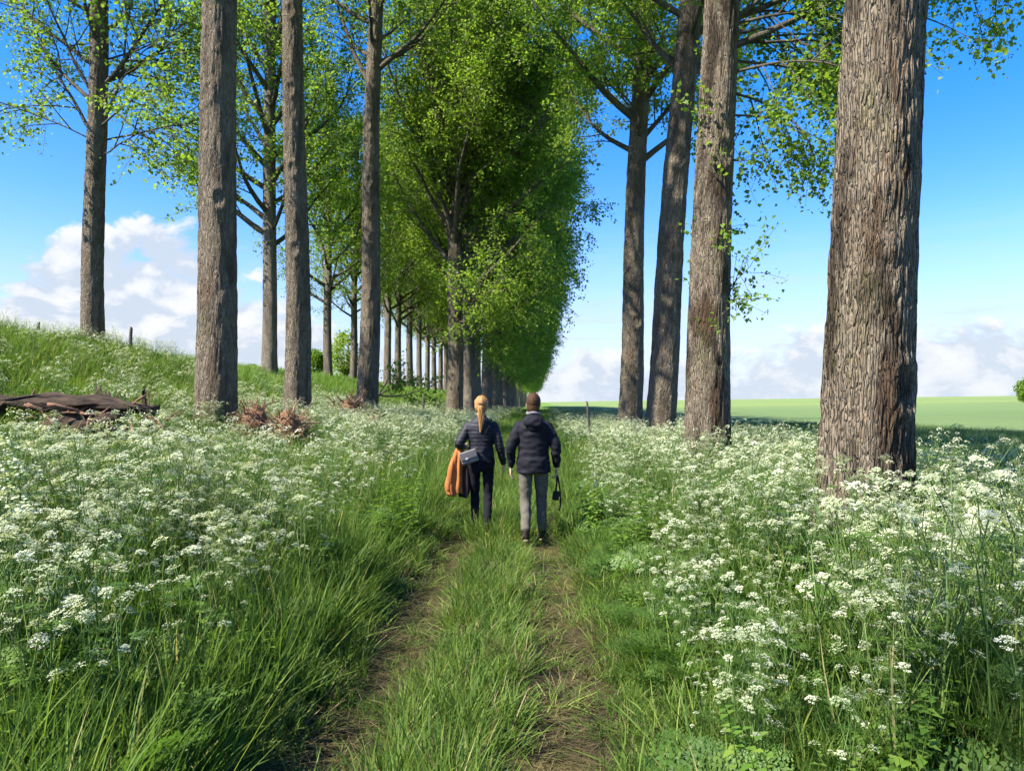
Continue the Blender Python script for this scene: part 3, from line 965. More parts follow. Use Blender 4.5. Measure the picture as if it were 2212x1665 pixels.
def parsley_plan(seed, H=1.0):
    """stem skeleton: list of tubes, leaves and umbel placements"""
    rg = np.random.default_rng(seed)
    tubes, leaves, heads = [], [], []
    nst = 2
    for st in range(nst):
        az = rg.uniform(0, 6.28)
        ln = rg.uniform(0.03, 0.16)
        h1 = H * rg.uniform(0.42, 0.58)
        base = np.array([math.cos(az) * 0.04, math.sin(az) * 0.04, -0.03])
        p1 = base + np.array([math.cos(az) * ln * h1, math.sin(az) * ln * h1, h1])
        tubes.append((np.array([base, (base + p1) / 2 + rg.normal(size=3) * 0.012, p1]), (0.0055, 0.0042)))
        nb = 3
        for i in range(nb):
            a2 = az + i * 2.1 + rg.uniform(-.4, .4)
            tilt = 0.10 if i == 0 else rg.uniform(0.35, 0.6)
            L = H * rg.uniform(0.24, 0.36)
            d = np.array([math.cos(a2) * math.sin(tilt), math.sin(a2) * math.sin(tilt), math.cos(tilt)])
            p2 = p1 + d * L
            tubes.append((np.array([p1, (p1 + p2) / 2 - np.array([0, 0, 0.01]), p2]), (0.0034, 0.0026)))
            for j in range(2 if i else 3):
                a3 = a2 + (j - 0.6) * 1.7 + rg.uniform(-.4, .4)
                t3 = rg.uniform(0.25, 0.65)
                d3 = np.array([math.cos(a3) * math.sin(t3), math.sin(a3) * math.sin(t3), math.cos(t3)])
                L3 = H * rg.uniform(0.07, 0.24)
                p3 = p2 + d3 * L3
                tubes.append((np.array([p2, (p2 + p3) / 2, p3]), (0.0022, 0.0016)))
                heads.append((p3, np.array([d3[0] * 0.9 + rg.normal(0, .15), d3[1] * 0.9 + rg.normal(0, .15), 1.0]), rg.uniform(0.024, 0.041)))
            d4 = np.array([math.cos(a2 + 1), math.sin(a2 + 1), 0.35])
            leaves.append((p1 + d * L * rg.uniform(0.0, .9), d4, rg.uniform(0.12, 0.2)))
        for i in range(3):
            a2 = az + 1.0 + i * 2.2 + rg.uniform(-.4, .4)
            q0 = base + (p1 - base) * rg.uniform(0.45, 0.95)
            tilt = rg.uniform(0.35, 0.75)
            q1 = q0 + np.array([math.cos(a2) * math.sin(tilt), math.sin(a2) * math.sin(tilt), math.cos(tilt)]) * H * rg.uniform(0.16, 0.32)
            tubes.append((np.array([q0, (q0 + q1) / 2, q1]), (0.0028, 0.0018)))
            heads.append((q1, np.array([math.cos(a2) * 0.4, math.sin(a2) * 0.4, 1.0]), rg.uniform(0.022, 0.038)))
        for i in range(4):
            a2 = rg.uniform(0, 6.28)
            leaves.append((base + (p1 - base) * rg.uniform(0.05, 0.75), np.array([math.cos(a2), math.sin(a2), rg.uniform(0.35, 0.9)]), rg.uniform(0.22, 0.36)))
    return tubes, leaves, heads


UP = np.array([0, 0, 1.0])
umbel_meshes = []
for k in range(4):
    mbw, mbs = MB(), MB()
    rg = np.random.default_rng(500 + k)
    umbel_geo(mbw, mbs, np.zeros(3), UP, 0.04, rg, 1)
    Vw, Qw, Tw, Aw = mbw.arrays()
    Vs, Qs, Ts, As = mbs.arrays()
    me = mk_mesh('umbel', np.vstack([Vw, Vs]), np.vstack([Qw, Qs + len(Vw)]), None, None, False, {'tint': np.concatenate([Aw, As])},
                 mats=[M['petal'], M['parsley_stem']], mat_idx=[0] * len(Qw) + [1] * len(Qs))
    umbel_meshes.append(me)

plans = [parsley_plan(520 + k, 1.0) for k in range(6)]
parsley_parts = []
parsley_lod = []
for k, (tubes, leaves, heads) in enumerate(plans):
    rg = np.random.default_rng(560 + k)
    st, lf = MB(), MB()
    for P, (r0, r1) in tubes:
        st.tube(P, np.linspace(r0, r1, len(P)), 5, False, rg.uniform(0.2, 0.9))
    for p, d, L in leaves:
        feather_leaf(lf, p, d, UP, L, rg, 1)
    parsley_parts.append((st.mesh('stem', M['parsley_stem'], True, 'tint'), lf.mesh('leaves', M['parsley_leaf'], False, 'tint'), heads))
    # whole plant in one mesh for the mass behind
    w = MB()
    st2, lf2 = MB(), MB()
    for P, (r0, r1) in tubes:
        st2.tube(P, np.linspace(r0, r1, len(P)) * 1.2, 3, False, rg.uniform(0.2, 0.9))
    for p, d, L in leaves:
        feather_leaf(lf2, p, d, UP, L * 1.1, rg, 0)
    for p, up, R in heads:
        umbel_geo(w, None, p, up, R * 1.12, rg, 0)
    arr = [x.arrays() for x in (w, st2, lf2)]
    off = np.cumsum([0] + [len(a[0]) for a in arr])
    V = np.vstack([a[0] for a in arr])
    Q = np.vstack([a[1] + off[i] for i, a in enumerate(arr) if a[1] is not None])
    T = np.vstack([a[2] + off[i] for i, a in enumerate(arr) if a[2] is not None])
    mi = sum([[i] * len(a[1]) for i, a in enumerate(arr) if a[1] is not None], []) + sum([[i] * len(a[2]) for i, a in enumerate(arr) if a[2] is not None], [])
    parsley_lod.append(mk_mesh('cow_parsley', V, Q, T, None, False, {'tint': np.concatenate([a[3] for a in arr])}, mats=[M['petal'], M['parsley_stem'], M['parsley_leaf']], mat_idx=mi))


def nettle_mesh(name, seed):
    rg = np.random.default_rng(seed)
    mb = MB()
    for s in range(4):
        az = rg.uniform(0, 6.28)
        b = np.array([math.cos(az), math.sin(az), 0]) * rg.uniform(0, 0.14)
        H = rg.uniform(0.45, 0.75)
        tip = b + np.array([rg.normal(0, .08), rg.normal(0, .08), H])
        mb.tube(np.array([b, (b + tip) / 2, tip]), (0.004, 0.003, 0.002), 3, False, 0.3)
        for k in range(9):
            f = 0.2 + 0.8 * k / 8
            q = b + (tip - b) * f
            L = 0.11 * (1.2 - 0.7 * f)
            for sg in (0, 3.1416):
                a = k * 1.57 + sg + rg.uniform(-.3, .3)
                d = np.array([math.cos(a), math.sin(a), -0.15 + 0.4 * f])
                s_ = np.array([-math.sin(a), math.cos(a), 0]) * L * 0.33
                mb.add([q, q + d * L * 0.4 + s_, q + d * L - np.array([0, 0, L * .3]), q + d * L * 0.4 - s_], None, [(0, 1, 2), (0, 2, 3)], rg.uniform(0, 1))
    return mb.mesh(name, M['nettle_leaf'], False, 'tint')


# ------------------------------------------------------------------ scattering (grass and the flowering mass)
def source_collection(name, meshes):
    col = bpy.data.collections.new(name)
    for i, me in enumerate(meshes):
        o = bpy.data.objects.new('%s_%02d' % (name, i), me)
        col.objects.link(o)
    return col


def scatter(name, label, pts, rot, scl, idx, col):
    me = bpy.data.meshes.new(name)
    me.vertices.add(len(pts))
    me.vertices.foreach_set('co', np.asarray(pts, np.float32).ravel())
    a = me.attributes.new('rot', 'FLOAT_VECTOR', 'POINT')
    a.data.foreach_set('vector', np.asarray(rot, np.float32).ravel())
    a = me.attributes.new('scl', 'FLOAT_VECTOR', 'POINT')
    a.data.foreach_set('vector', np.asarray(scl, np.float32).ravel())
    a = me.attributes.new('idx', 'INT', 'POINT')
    a.data.foreach_set('value', np.asarray(idx, np.int32))
    o = link(name, me)
    tag(o, label, None, None, 'stuff')
    ng = bpy.data.node_groups.new(name, 'GeometryNodeTree')
    ng.interface.new_socket('Geometry', in_out='INPUT', socket_type='NodeSocketGeometry')
    ng.interface.new_socket('Geometry', in_out='OUTPUT', socket_type='NodeSocketGeometry')
    nd = ng.nodes
    gi, go = nd.new('NodeGroupInput'), nd.new('NodeGroupOutput')
    ci = nd.new('GeometryNodeCollectionInfo')
    ci.inputs['Collection'].default_value = col
    ci.inputs['Separate Children'].default_value = True
    ci.inputs['Reset Children'].default_value = True
    iop = nd.new('GeometryNodeInstanceOnPoints')
    iop.inputs['Pick Instance'].default_value = True

    def attr(nm, typ):
        n = nd.new('GeometryNodeInputNamedAttribute')
        n.data_type = typ
        n.inputs['Name'].default_value = nm
        return n.outputs['Attribute']
    L = ng.links.new
    L(gi.outputs[0], iop.inputs['Points'])
    L(ci.outputs[0], iop.inputs['Instance'])
    L(attr('idx', 'INT'), iop.inputs['Instance Index'])
    L(attr('rot', 'FLOAT_VECTOR'), iop.inputs['Rotation'])
    L(attr('scl', 'FLOAT_VECTOR'), iop.inputs['Scale'])
    L(iop.outputs[0], go.inputs[0])
    md = o.modifiers.new('scatter', 'NODES')
    md.node_group = ng
    return o


def sample(density, x0, x1, y0, y1, margin=2.6, seed=0):
    """random spots in a band, kept to what the camera (or one a step aside) can see"""
    rg = np.random.default_rng(seed)
    n = int(density * (x1 - x0) * (y1 - y0))
    x = rg.uniform(x0, x1, n)
    y = rg.uniform(y0, y1, n)
    keep = (x > -0.72 * y - margin) & (x < 0.66 * y + margin)
    for (tx, ty, tr) in tree_spots:
        keep &= (x - tx) ** 2 + (y - ty) ** 2 > (tr * 1.15) ** 2
    return x[keep], y[keep], rg


def patch(x, y, s=1.0, o=0.0):
    return (np.sin(x * 1.7 * s + y * 0.9 * s + o) + np.sin(x * 0.8 * s - y * 1.9 * s + 1.3 + o * 2) + np.sin(x * 3.1 * s + y * 2.3 * s + 0.7 + o)) / 3


def rut_free(x, y):
    """1 away from the two worn tracks, 0 in them"""
    w = 0.07 * patch(x * 0.3, y, 1.0)
    d = np.minimum(np.abs(x + 0.95 + w), np.abs(x - 0.13 + w))
    return d


def place(x, y, rg, smin, smax, lean=0.12, zs=None, lift=0.0):
    n = len(x)
    z = height(x, y) + lift
    rot = np.stack([rg.normal(0, lean, n), rg.normal(0, lean, n), rg.uniform(0, 6.283, n)], 1)
    s = rg.uniform(smin, smax, n)
    sz = s if zs is None else s * zs
    return np.stack([x, y, z], 1), rot, np.stack([s, s, sz], 1)


tall_tufts = [blade_mesh('tall_grass', 26, 0.30, 0.85, 0.004, 0.0085, 0.10, 0.22, M['grass'], 600 + k, 4, (0.45, 0.24), 0, 0.34) for k in range(5)] + [seed_stalk('grass_stalk', 640, M['grass'])]
short_tufts = [blade_mesh('short_grass', 30, 0.10, 0.30, 0.004, 0.0075, 0.09, 0.4, M['grass'], 610 + k, 3, (0.5, 0.26), 0, 0.6, 0.08) for k in range(4)] + [blade_mesh('dry_grass', 22, 0.10, 0.24, 0.003, 0.006, 0.10, 0.5, M['straw'], 615, 3, (0.6, 0.25), 0.1, 0.5)]
mid_tufts = [blade_mesh('mid_grass', 30, 0.40, 0.75, 0.010, 0.018, 0.22, 0.25, M['grass'], 620 + k, 3, (0.48, 0.2), 0, 0.5) for k in range(4)]
lit_tufts = [blade_mesh('sunlit_tone_grass', 34, 0.30, 0.62, 0.013, 0.024, 0.30, 0.3, M['grass_lit'], 630 + k, 2, (0.5, 0.22), 0, 0.5) for k in range(3)]
litter = [blade_mesh('dry_litter', 16, 0.08, 0.26, 0.003, 0.006, 0.12, 0.12, M['straw'], 650 + k, 3, (0.5, 0.3), 1.35, 0.12) for k in range(4)]
nettles = [nettle_mesh('nettle', 660 + k) for k in range(3)]
crop_tufts = [blade_mesh('crop_tuft', 24, 0.18, 0.36, 0.010, 0.018, 0.30, 0.3, M['crop'], 670 + k, 2, (0.5, 0.25), 0, 0.4, 0) for k in range(2)]

col_tall = source_collection('tall_grass_tufts', tall_tufts)
col_short = source_collection('short_grass_tufts', short_tufts)
col_mid = source_collection('mid_grass_tufts', mid_tufts)
col_lit = source_collection('lit_grass_tufts', lit_tufts)
col_litter = source_collection('dry_litter_tufts', litter)
col_nettle = source_collection('nettle_plants', nettles)
col_crop = source_collection('crop_tufts', crop_tufts)
col_parsley = source_collection('parsley_plants', parsley_lod)


def cat(parts):
    return [np.concatenate([p[i] for p in parts]) for i in range(len(parts[0]))]


# tall grass, near
parts = []
x, y, rg = sample(140, -8.5, 6.6, 1.6, 9.5, 1.8, 1)
lefts = x < -1.38 + 0.14 * patch(x, y)
rights = x > 0.62 + 0.15 * patch(x, y, 1.0, 2)
clear = np.where(x > 0, sstep(x, 0.6, 1.6), 1.0)
k = (lefts | rights) & (rg.uniform(size=len(x)) < np.where(lefts, 0.72, 0.34 + 0.06 * clear) * (0.72 + 0.6 * patch(x, y, 0.9)))
x, y = x[k], y[k]
zs = np.where(x < 0, 0.66 + 0.18 * sstep(-x, 1.2, 2.2), 0.45 + 0.42 * sstep(x, 0.7, 2.0)) * (1 + 0.18 * patch(x, y, 1.3))
P_, R_, S_ = place(x, y, rg, 0.62, 1.2, 0.2, zs)
idx = rg.integers(0, 5, len(x))
idx[rg.uniform(size=len(x)) < 0.055] = 5
parts.append((P_, R_, S_, idx))
x, y, rg = sample(52, -13, 7.2, 9.5, 19, 2.6, 2)
k = ((x < -1.45) | (x > 0.75)) & (rg.uniform(size=len(x)) < np.where(x < 0, 0.75, 0.6))
x, y = x[k], y[k]
zs = np.where(x < 0, 0.8, 0.45 + 0.35 * sstep(x, 0.7, 2.0))
P_, R_, S_ = place(x, y, rg, 0.9, 1.35, 0.14, zs)
parts.append((P_, R_, S_, rg.integers(0, 5, len(x))))
scatter('tall_grass', 'tall green grass standing along both sides of the path', *cat(parts), col_tall)

# feathery leaves between the grasses
rosettes = []
for k_ in range(4):
    rg = np.random.default_rng(690 + k_)
    mb = MB()
    for i in range(9):
        a = rg.uniform(0, 6.28)
        feather_leaf(mb, np.array([0.03 * math.cos(a), 0.03 * math.sin(a), 0.02 + 0.12 * rg.uniform()]), np.array([math.cos(a), math.sin(a), rg.uniform(0.6, 1.6)]), UP, rg.uniform(0.26, 0.46), rg, 1)
    rosettes.append(mb.mesh('parsley_leaves', M['parsley_leaf'], False, 'tint'))
col_ros = source_collection('parsley_rosettes', rosettes)
x, y, rg = sample(20, -10, 6.6, 1.8, 16, 2.2, 21)
k = ((x < -1.5) | (x > 0.55)) & (rg.uniform(size=len(x)) < np.where(x < 0, 0.42, 0.95) * (0.75 + 0.5 * patch(x, y, 0.8, 1.0)))
x, y = x[k], y[k]
P_, R_, S_ = place(x, y, rg, 0.7, 1.3, 0.12, np.where(x < 0, 1.15, 0.75 + 0.5 * sstep(x, 0.8, 2.0)))
scatter('leafy_undergrowth', 'feathery green undergrowth among the grasses of both verges', P_, R_, S_, rg.integers(0, 4, len(x)), col_ros)

# short grass on the path's crown and edges
parts = []
x, y, rg = sample(270, -1.75, 1.25, 1.6, 9.0, 0.5, 3)
d = rut_free(x, y)
k = (d > 0.18 + 0.09 * patch(x, y, 2.0)) & (rg.uniform(size=len(x)) < sstep(d, 0.16, 0.38))
k |= (rg.uniform(size=len(x)) < 0.13)
x, y, d = x[k], y[k], d[k]
zs = (0.32 + 0.42 * sstep(d, 0.15, 0.42)) * (0.95 + 0.55 * patch(x, y, 2.1, 3)) * (1 + 0.35 * sstep(-y, -4.6, -3.2))
P_, R_, S_ = place(x, y, rg, 0.6, 1.25, 0.28, zs)
parts.append((P_, R_, S_, rg.integers(0, 5, len(x))))
x, y, rg = sample(150, -1.8, 1.3, 9.0, 24, 0.5, 4)
d = rut_free(x, y)
k = (rg.uniform(size=len(x)) < np.maximum(sstep(d, 0.05, 0.3), sstep(y, 13, 20)))
x, y, d = x[k], y[k], d[k]
P_, R_, S_ = place(x, y, rg, 1.0, 1.6, 0.2, 0.9 + 0.8 * sstep(y, 11, 22))
parts.append((P_, R_, S_, rg.integers(0, 4, len(x))))
scatter('short_grass', 'short grass on the crown and edges of the path', *cat(parts), col_short)

# dry litter in the worn tracks
x, y, rg = sample(130, -1.6, 0.75, 1.6, 15, 0.5, 5)
d = rut_free(x, y)
k = (d < 0.36) & (rg.uniform(size=len(x)) < 0.35 + 0.6 * (patch(x, y, 1.6) > -0.05))
x, y = x[k], y[k]
P_, R_, S_ = place(x, y, rg, 0.7, 1.3, 0.06, None, 0.012)
scatter('dry_litter', 'dry brown grass litter lying in the worn tracks', P_, R_, S_, rg.integers(0, 4, len(x)), col_litter)

# mid and far grass
parts = []
x, y, rg = sample(12, -24, 7.0, 19, 42, 3, 6)
k = ((x < -1.2) | (x > 0.5) | (y > 22)) & ~((x < -7.5) & (y > 26))
x, y = x[k], y[k]
P_, R_, S_ = place(x, y, rg, 0.9, 1.4, 0.15, 0.85)
parts.append((P_, R_, S_, rg.integers(0, 4, len(x))))
x, y, rg = sample(3.0, -8, 7.0, 42, 110, 3, 7)
P_, R_, S_ = place(x, y, rg, 1.5, 2.2, 0.15, 0.5)
parts.append((P_, R_, S_, rg.integers(0, 4, len(x))))
x, y, rg = sample(22, -17, -8, 6, 26, 2.6, 16)
P_, R_, S_ = place(x, y, rg, 0.9, 1.4, 0.15, 0.9)
parts.append((P_, R_, S_, rg.integers(0, 4, len(x))))
scatter('rough_grass', 'rough grass between the flowers and on the bank', *cat(parts), col_mid)

parts = []
x, y, rg = sample(14, -24, -6.5, 24, 60, 3, 8)
k = rg.uniform(size=len(x)) < sstep(y, 23, 31) * sstep(-x, 6.3, 8.2)
x, y = x[k], y[k]
P_, R_, S_ = place(x, y, rg, 0.8, 1.3, 0.15)
parts.append((P_, R_, S_, rg.integers(0, 3, len(x))))
x, y, rg = sample(3.0, -24, -5.5, 60, 140, 3, 9)
P_, R_, S_ = place(x, y, rg, 1.4, 2.0, 0.15, 0.6)
parts.append((P_, R_, S_, rg.integers(0, 3, len(x))))
scatter('sunlit_tone_grass', 'meadow grass coloured a sunlit yellow-green on the slope below the bank-top trees', *cat(parts), col_lit)

# nettles on the bank
x, y, rg = sample(5.0, -17, -7.5, 9, 34, 2.6, 10)
k = rg.uniform(size=len(x)) < sstep(-x, 7.3, 9.5) * (0.6 + 0.6 * patch(x, y, 0.5)) * (1 - 0.75 * sstep(y, 24, 32))
x, y = x[k], y[k]
x2, y2, rg = sample(7.0, -6.0, 3.0, 2.6, 12, 2.0, 22)
k = ((x2 < -1.45) | (x2 > 0.6)) & (rg.uniform(size=len(x2)) < 0.35)
x, y = np.concatenate([x, x2[k]]), np.concatenate([y, y2[k]])
P_, R_, S_ = place(x, y, rg, 0.7, 1.15, 0.12)
S_[np.hypot(x, y) < 7] *= 0.72
scatter('nettles', 'nettles and weeds on the left bank and among the verge grass', P_, R_, S_, rg.integers(0, 3, len(x)), col_nettle)

# young crop close to the verge
x, y, rg = sample(5.0, 6.8, 24, 9, 55, 2.6, 11)
P_, R_, S_ = place(x, y, rg, 0.8, 1.2, 0.1, None, 0.05)
scatter('crop', 'young green crop along the edge of the field', P_, R_, S_, rg.integers(0, 2, len(x)), col_crop)

# ---- cow parsley: the 300 that show largest are individuals, the rest one mass
px_, py_ = [], []


def want(x, y, rg, dens_l, dens_r):
    n = rg.uniform(size=len(x))
    pl = sstep(-x, 1.45, 2.3) * (1 - 0.72 * sstep(-x, 8.0, 10.0)) * (1 - 0.8 * sstep(-x, 9, 11) * sstep(y, 25, 32))
    pr = sstep(x, 0.58, 1.05) * (1 - sstep(x, 6.0, 6.9))
    clump = np.clip(0.78 + 0.6 * patch(x, y, 0.55, 0.6), 0.2, 1.2)
    near_l = np.where((x < 0) & (y < 7.0), np.where(x < -2.0, 0.95, 0.22), 1.0)
    return n < np.where(x < 0, pl * dens_l, pr * dens_r) * clump * near_l


def tallness(x, y):
    x, y = np.asarray(x, float), np.asarray(y, float)
    h = np.where(x > 0, 0.70 + 0.30 * sstep(x, 0.7, 1.8), 0.90 + 0.12 * sstep(-x, 2.0, 3.5))
    h = h * (1 - 0.62 * sstep(-x, 4.9, 5.4) * sstep(y, 8.4, 9.2) * sstep(-y, -12.4, -11.8))
    h = h * (1 - 0.38 * sstep(-x, 3.6, 4.2) * sstep(x, -7.2, -6.7) * sstep(y, 12.2, 12.8) * sstep(-y, -15.6, -15.2))
    return h * (1 + 0.14 * patch(x, y, 0.8, 2.0))


x, y, rg = sample(16.0, -16, 7.0, 3.1, 17, 2.6, 12)
k = want(x, y, rg, 0.60, 0.58) & ~((np.abs(x + 0.9) < 0.62) & (y < 12))
xa = np.concatenate([x[k], rg.uniform(-4.2, -1.65, 85), rg.uniform(0.75, 3.0, 56)])
ya = np.concatenate([y[k], rg.uniform(3.0, 6.6, 85), rg.uniform(2.95, 5.8, 56)])
dist = np.hypot(xa, ya)
infr = (xa > -0.665 * ya - 0.1) & (xa < 0.60 * ya + 0.1) & (ya > 3.0)
order = np.argsort(np.where(infr, dist, 999))
solo = order[:300]
rest = order[300:]
def zone_label(X, Y):
    if X > 0:
        if Y < 4.6:
            return 'white cow parsley with long branching stalks in the near right corner'
        if Y < 6.6:
            return 'white cow parsley in front of the thickest trunk, right foreground'
        if X > 3.9:
            return 'white cow parsley right of the thickest trunk, by the field edge'
        if X > 2.3:
            return 'white cow parsley crowding the foot of the thickest trunk'
        return 'white cow parsley between the path and the thickest trunk'
    if Y < 5.2:
        return 'white cow parsley clump at the lower left edge, nearest on that side'
    if Y < 7.2:
        return 'white cow parsley in the left foreground beyond the nearest clump'
    if X < -4.5:
        return 'white cow parsley in front of the rotten log'
    return 'white cow parsley left of the walkers, at the edge of the tall grass'


for c, i in enumerate(solo):
    X, Y_ = float(xa[i]), float(ya[i])
    v = int(rg.integers(0, 6))
    st, lf, heads = parsley_parts[v]
    s = float(rg.uniform(0.5, 1.22) * tallness(X, Y_))
    t = thing('cow_parsley', zone_label(X, Y_), 'wildflower', (X, Y_, hz(X, Y_)), float(rg.uniform(0, 6.28)), 'cow parsley ' + ('right of the path' if X > 0 else 'left of the path'), s)
    t.rotation_euler[0], t.rotation_euler[1] = float(rg.normal(0, 0.06)), float(rg.normal(0, 0.06))
    link('stem', st, t)
    link('leaves', lf, t)
    for h, (p, up, R) in enumerate(heads):
        o = link('umbel', umbel_meshes[h % 4], t, loc=tuple(p), scale=R / 0.04)
        o.rotation_mode = 'QUATERNION'
        o.rotation_quaternion = Vector(up).to_track_quat('Z', 'Y')
parts = []
x, y = xa[rest], ya[rest]
P_, R_, S_ = place(x, y, rg, 0.6, 1.15, 0.13)
S_ = S_ * tallness(x, y)[:, None]
parts.append((P_, R_, S_, rg.integers(0, 6, len(x))))
x, y, rg = sample(9.0, -20, 7.0, 17, 36, 3, 13)
k = want(x, y, rg, 0.95, 0.9)
x, y = x[k], y[k]
P_, R_, S_ = place(x, y, rg, 0.8, 1.1, 0.08)
parts.append((P_, R_, S_, rg.integers(0, 6, len(x))))
x, y, rg = sample(3.0, -7.5, 6.4, 36, 75, 3, 14)
k = want(x, y, rg, 0.8, 0.5)
x, y = x[k], y[k]
P_, R_, S_ = place(x, y, rg, 0.85, 1.1, 0.08)
parts.append((P_, R_, S_, rg.integers(0, 6, len(x))))
x, y, rg = sample(1.3, -15.5, -11.5, 14, 26, 2.6, 15)
P_, R_, S_ = place(x, y, rg, 0.8, 1.15, 0.08)
parts.append((P_, R_, S_, rg.integers(0, 6, len(x))))
allp = cat(parts)
print('parsley mass', len(allp[0]))
scatter('flowering_mass', 'mass of white cow parsley filling both verges behind the nearest plants', *allp, col_parsley)
# ------------------------------------------------------------------ walkers
def solid(mb, name, mat, voxel=0.011, smooth=3, fn=None):
    """fuse the collected tubes into one continuous skin"""
    V, Q, T, _ = mb.arrays()
    me = mk_mesh(name + '_raw', V, Q, T, None, True)
    o = bpy.data.objects.new(name + '_raw', me)
    C.objects.link(o)
    r = o.modifiers.new('r', 'REMESH')
    r.mode = 'VOXEL'
    r.voxel_size = voxel
    s = o.modifiers.new('s', 'SMOOTH')
    s.iterations = smooth
    s.factor = 0.5
    dg = bpy.context.evaluated_depsgraph_get()
    out = bpy.data.meshes.new_from_object(o.evaluated_get(dg))
    bpy.data.objects.remove(o)
    bpy.data.meshes.remove(me)
    out.name = name
    n = len(out.vertices)
    if fn:
        co = np.zeros(n * 3, np.float32)
        no = np.zeros(n * 3, np.float32)
        out.vertices.foreach_get('co', co)
        out.vertices.foreach_get('normal', no)
        co = co.reshape(-1, 3)
        co = co + no.reshape(-1, 3) * fn(co)[:, None]
        out.vertices.foreach_set('co', co.ravel().astype(np.float32))
    out.polygons.foreach_set('use_smooth', np.ones(len(out.polygons), bool))
    out.materials.clear()
    out.materials.append(mat)
    out.update()
    return out


def ell(mb, c, r, n=10, sides=16):
    """ellipsoid as a tube"""
    c, r = np.asarray(c, float), np.asarray(r, float)
    t = np.linspace(-0.995, 0.995, n)
    t = np.sin(t * np.pi / 2)
    P = np.array([[c[0], c[1], c[2] + r[2] * k] for k in t])
    w = np.sqrt(np.clip(1 - t * t, 0.001, 1))
    mb.tube(P, np.stack([w * r[0], w * r[1]], 1), sides, True)


def cur(pts, n=12):
    """control rows x,y,z,ra,rb -> smooth centre line and radii"""
    c = catmull(pts, n)
    return c[:, :3], np.clip(c[:, 3:5], 0.004, 9)


def hand(mb, wrist, d, side, curl=0.5, s=1.0):
    """palm, four bent fingers and a thumb leaving the palm's side; d: direction of the hand, side: towards the thumb"""
    w = Vector(wrist)
    d = Vector(d).normalized()
    side = Vector(side)
    side = (side - d * side.dot(d)).normalized()
    n = d.cross(side).normalized()
    palm = [w - d * 0.02 * s, w + d * 0.03 * s, w + d * 0.06 * s, w + d * 0.09 * s]
    mb.tube(np.array(palm), [(0.024 * s, 0.019 * s), (0.036 * s, 0.016 * s), (0.040 * s, 0.015 * s), (0.037 * s, 0.012 * s)], 12, True, ref=tuple(side))
    inn = n if n.dot(Vector((-w.x, 0, 0))) > 0 else -n
    for k, (off, L) in enumerate(((0.028, 0.070), (0.0095, 0.078), (-0.0095, 0.073), (-0.028, 0.057))):
        p = w + d * 0.082 * s + side * off * s
        pts = [p]
        a = 0.15
        dirv = d.copy()
        for j in range(3):
            a2 = curl * (0.5 + 0.35 * j)
            dirv = (d * math.cos(a + a2) + inn * math.sin(a + a2)).normalized()
            pts.append(pts[-1] + dirv * L * s * (0.42, 0.33, 0.25)[j])
        mb.tube(np.array(pts), np.array([0.0095, 0.009, 0.0082, 0.0068]) * s, 8, True)
    p = w + d * 0.03 * s + side * 0.028 * s
    q = p + (d * 0.6 + side * 0.75 + inn * 0.25).normalized() * 0.036 * s
    r = q + (d * 0.95 + side * 0.1 + inn * 0.35).normalized() * 0.030 * s
    mb.tube(np.array([p, q, r]), np.array([0.0135, 0.0105, 0.008]) * s, 8, True)


def head_parts(mb, c, s=1.0):
    c = Vector(c)
    ell(mb, c, (0.074 * s, 0.092 * s, 0.108 * s))
    ell(mb, c + Vector((0, 0.025 * s, -0.055 * s)), (0.056 * s, 0.068 * s, 0.062 * s))
    ell(mb, c + Vector((0, 0.094 * s, -0.02 * s)), (0.013 * s, 0.018 * s, 0.024 * s), 6, 8)     # nose
    ell(mb, c + Vector((0, 0.086 * s, -0.065 * s)), (0.024 * s, 0.012 * s, 0.010 * s), 6, 8)    # lips
    for sx in (-1, 1):
        ell(mb, c + Vector((sx * 0.076 * s, -0.008 * s, -0.012 * s)), (0.010 * s, 0.02 * s, 0.031 * s), 6, 8)


def wrinkle(amp, f=14, seed=0, quilt=0.0, pitch=0.05, zlo=-9, zhi=9):
    def fn(co):
        d = np.array([noise.noise(Vector((p[0] * f, p[1] * f, p[2] * f * 1.7)) + Vector((seed, 0, 0))) for p in co]) * amp
        if quilt:
            band = np.abs(np.sin(co[:, 2] * math.pi / pitch)) ** 0.6
            d = d + quilt * (band - 0.5) * ((co[:, 2] > zlo) & (co[:, 2] < zhi))
        return d
    return fn


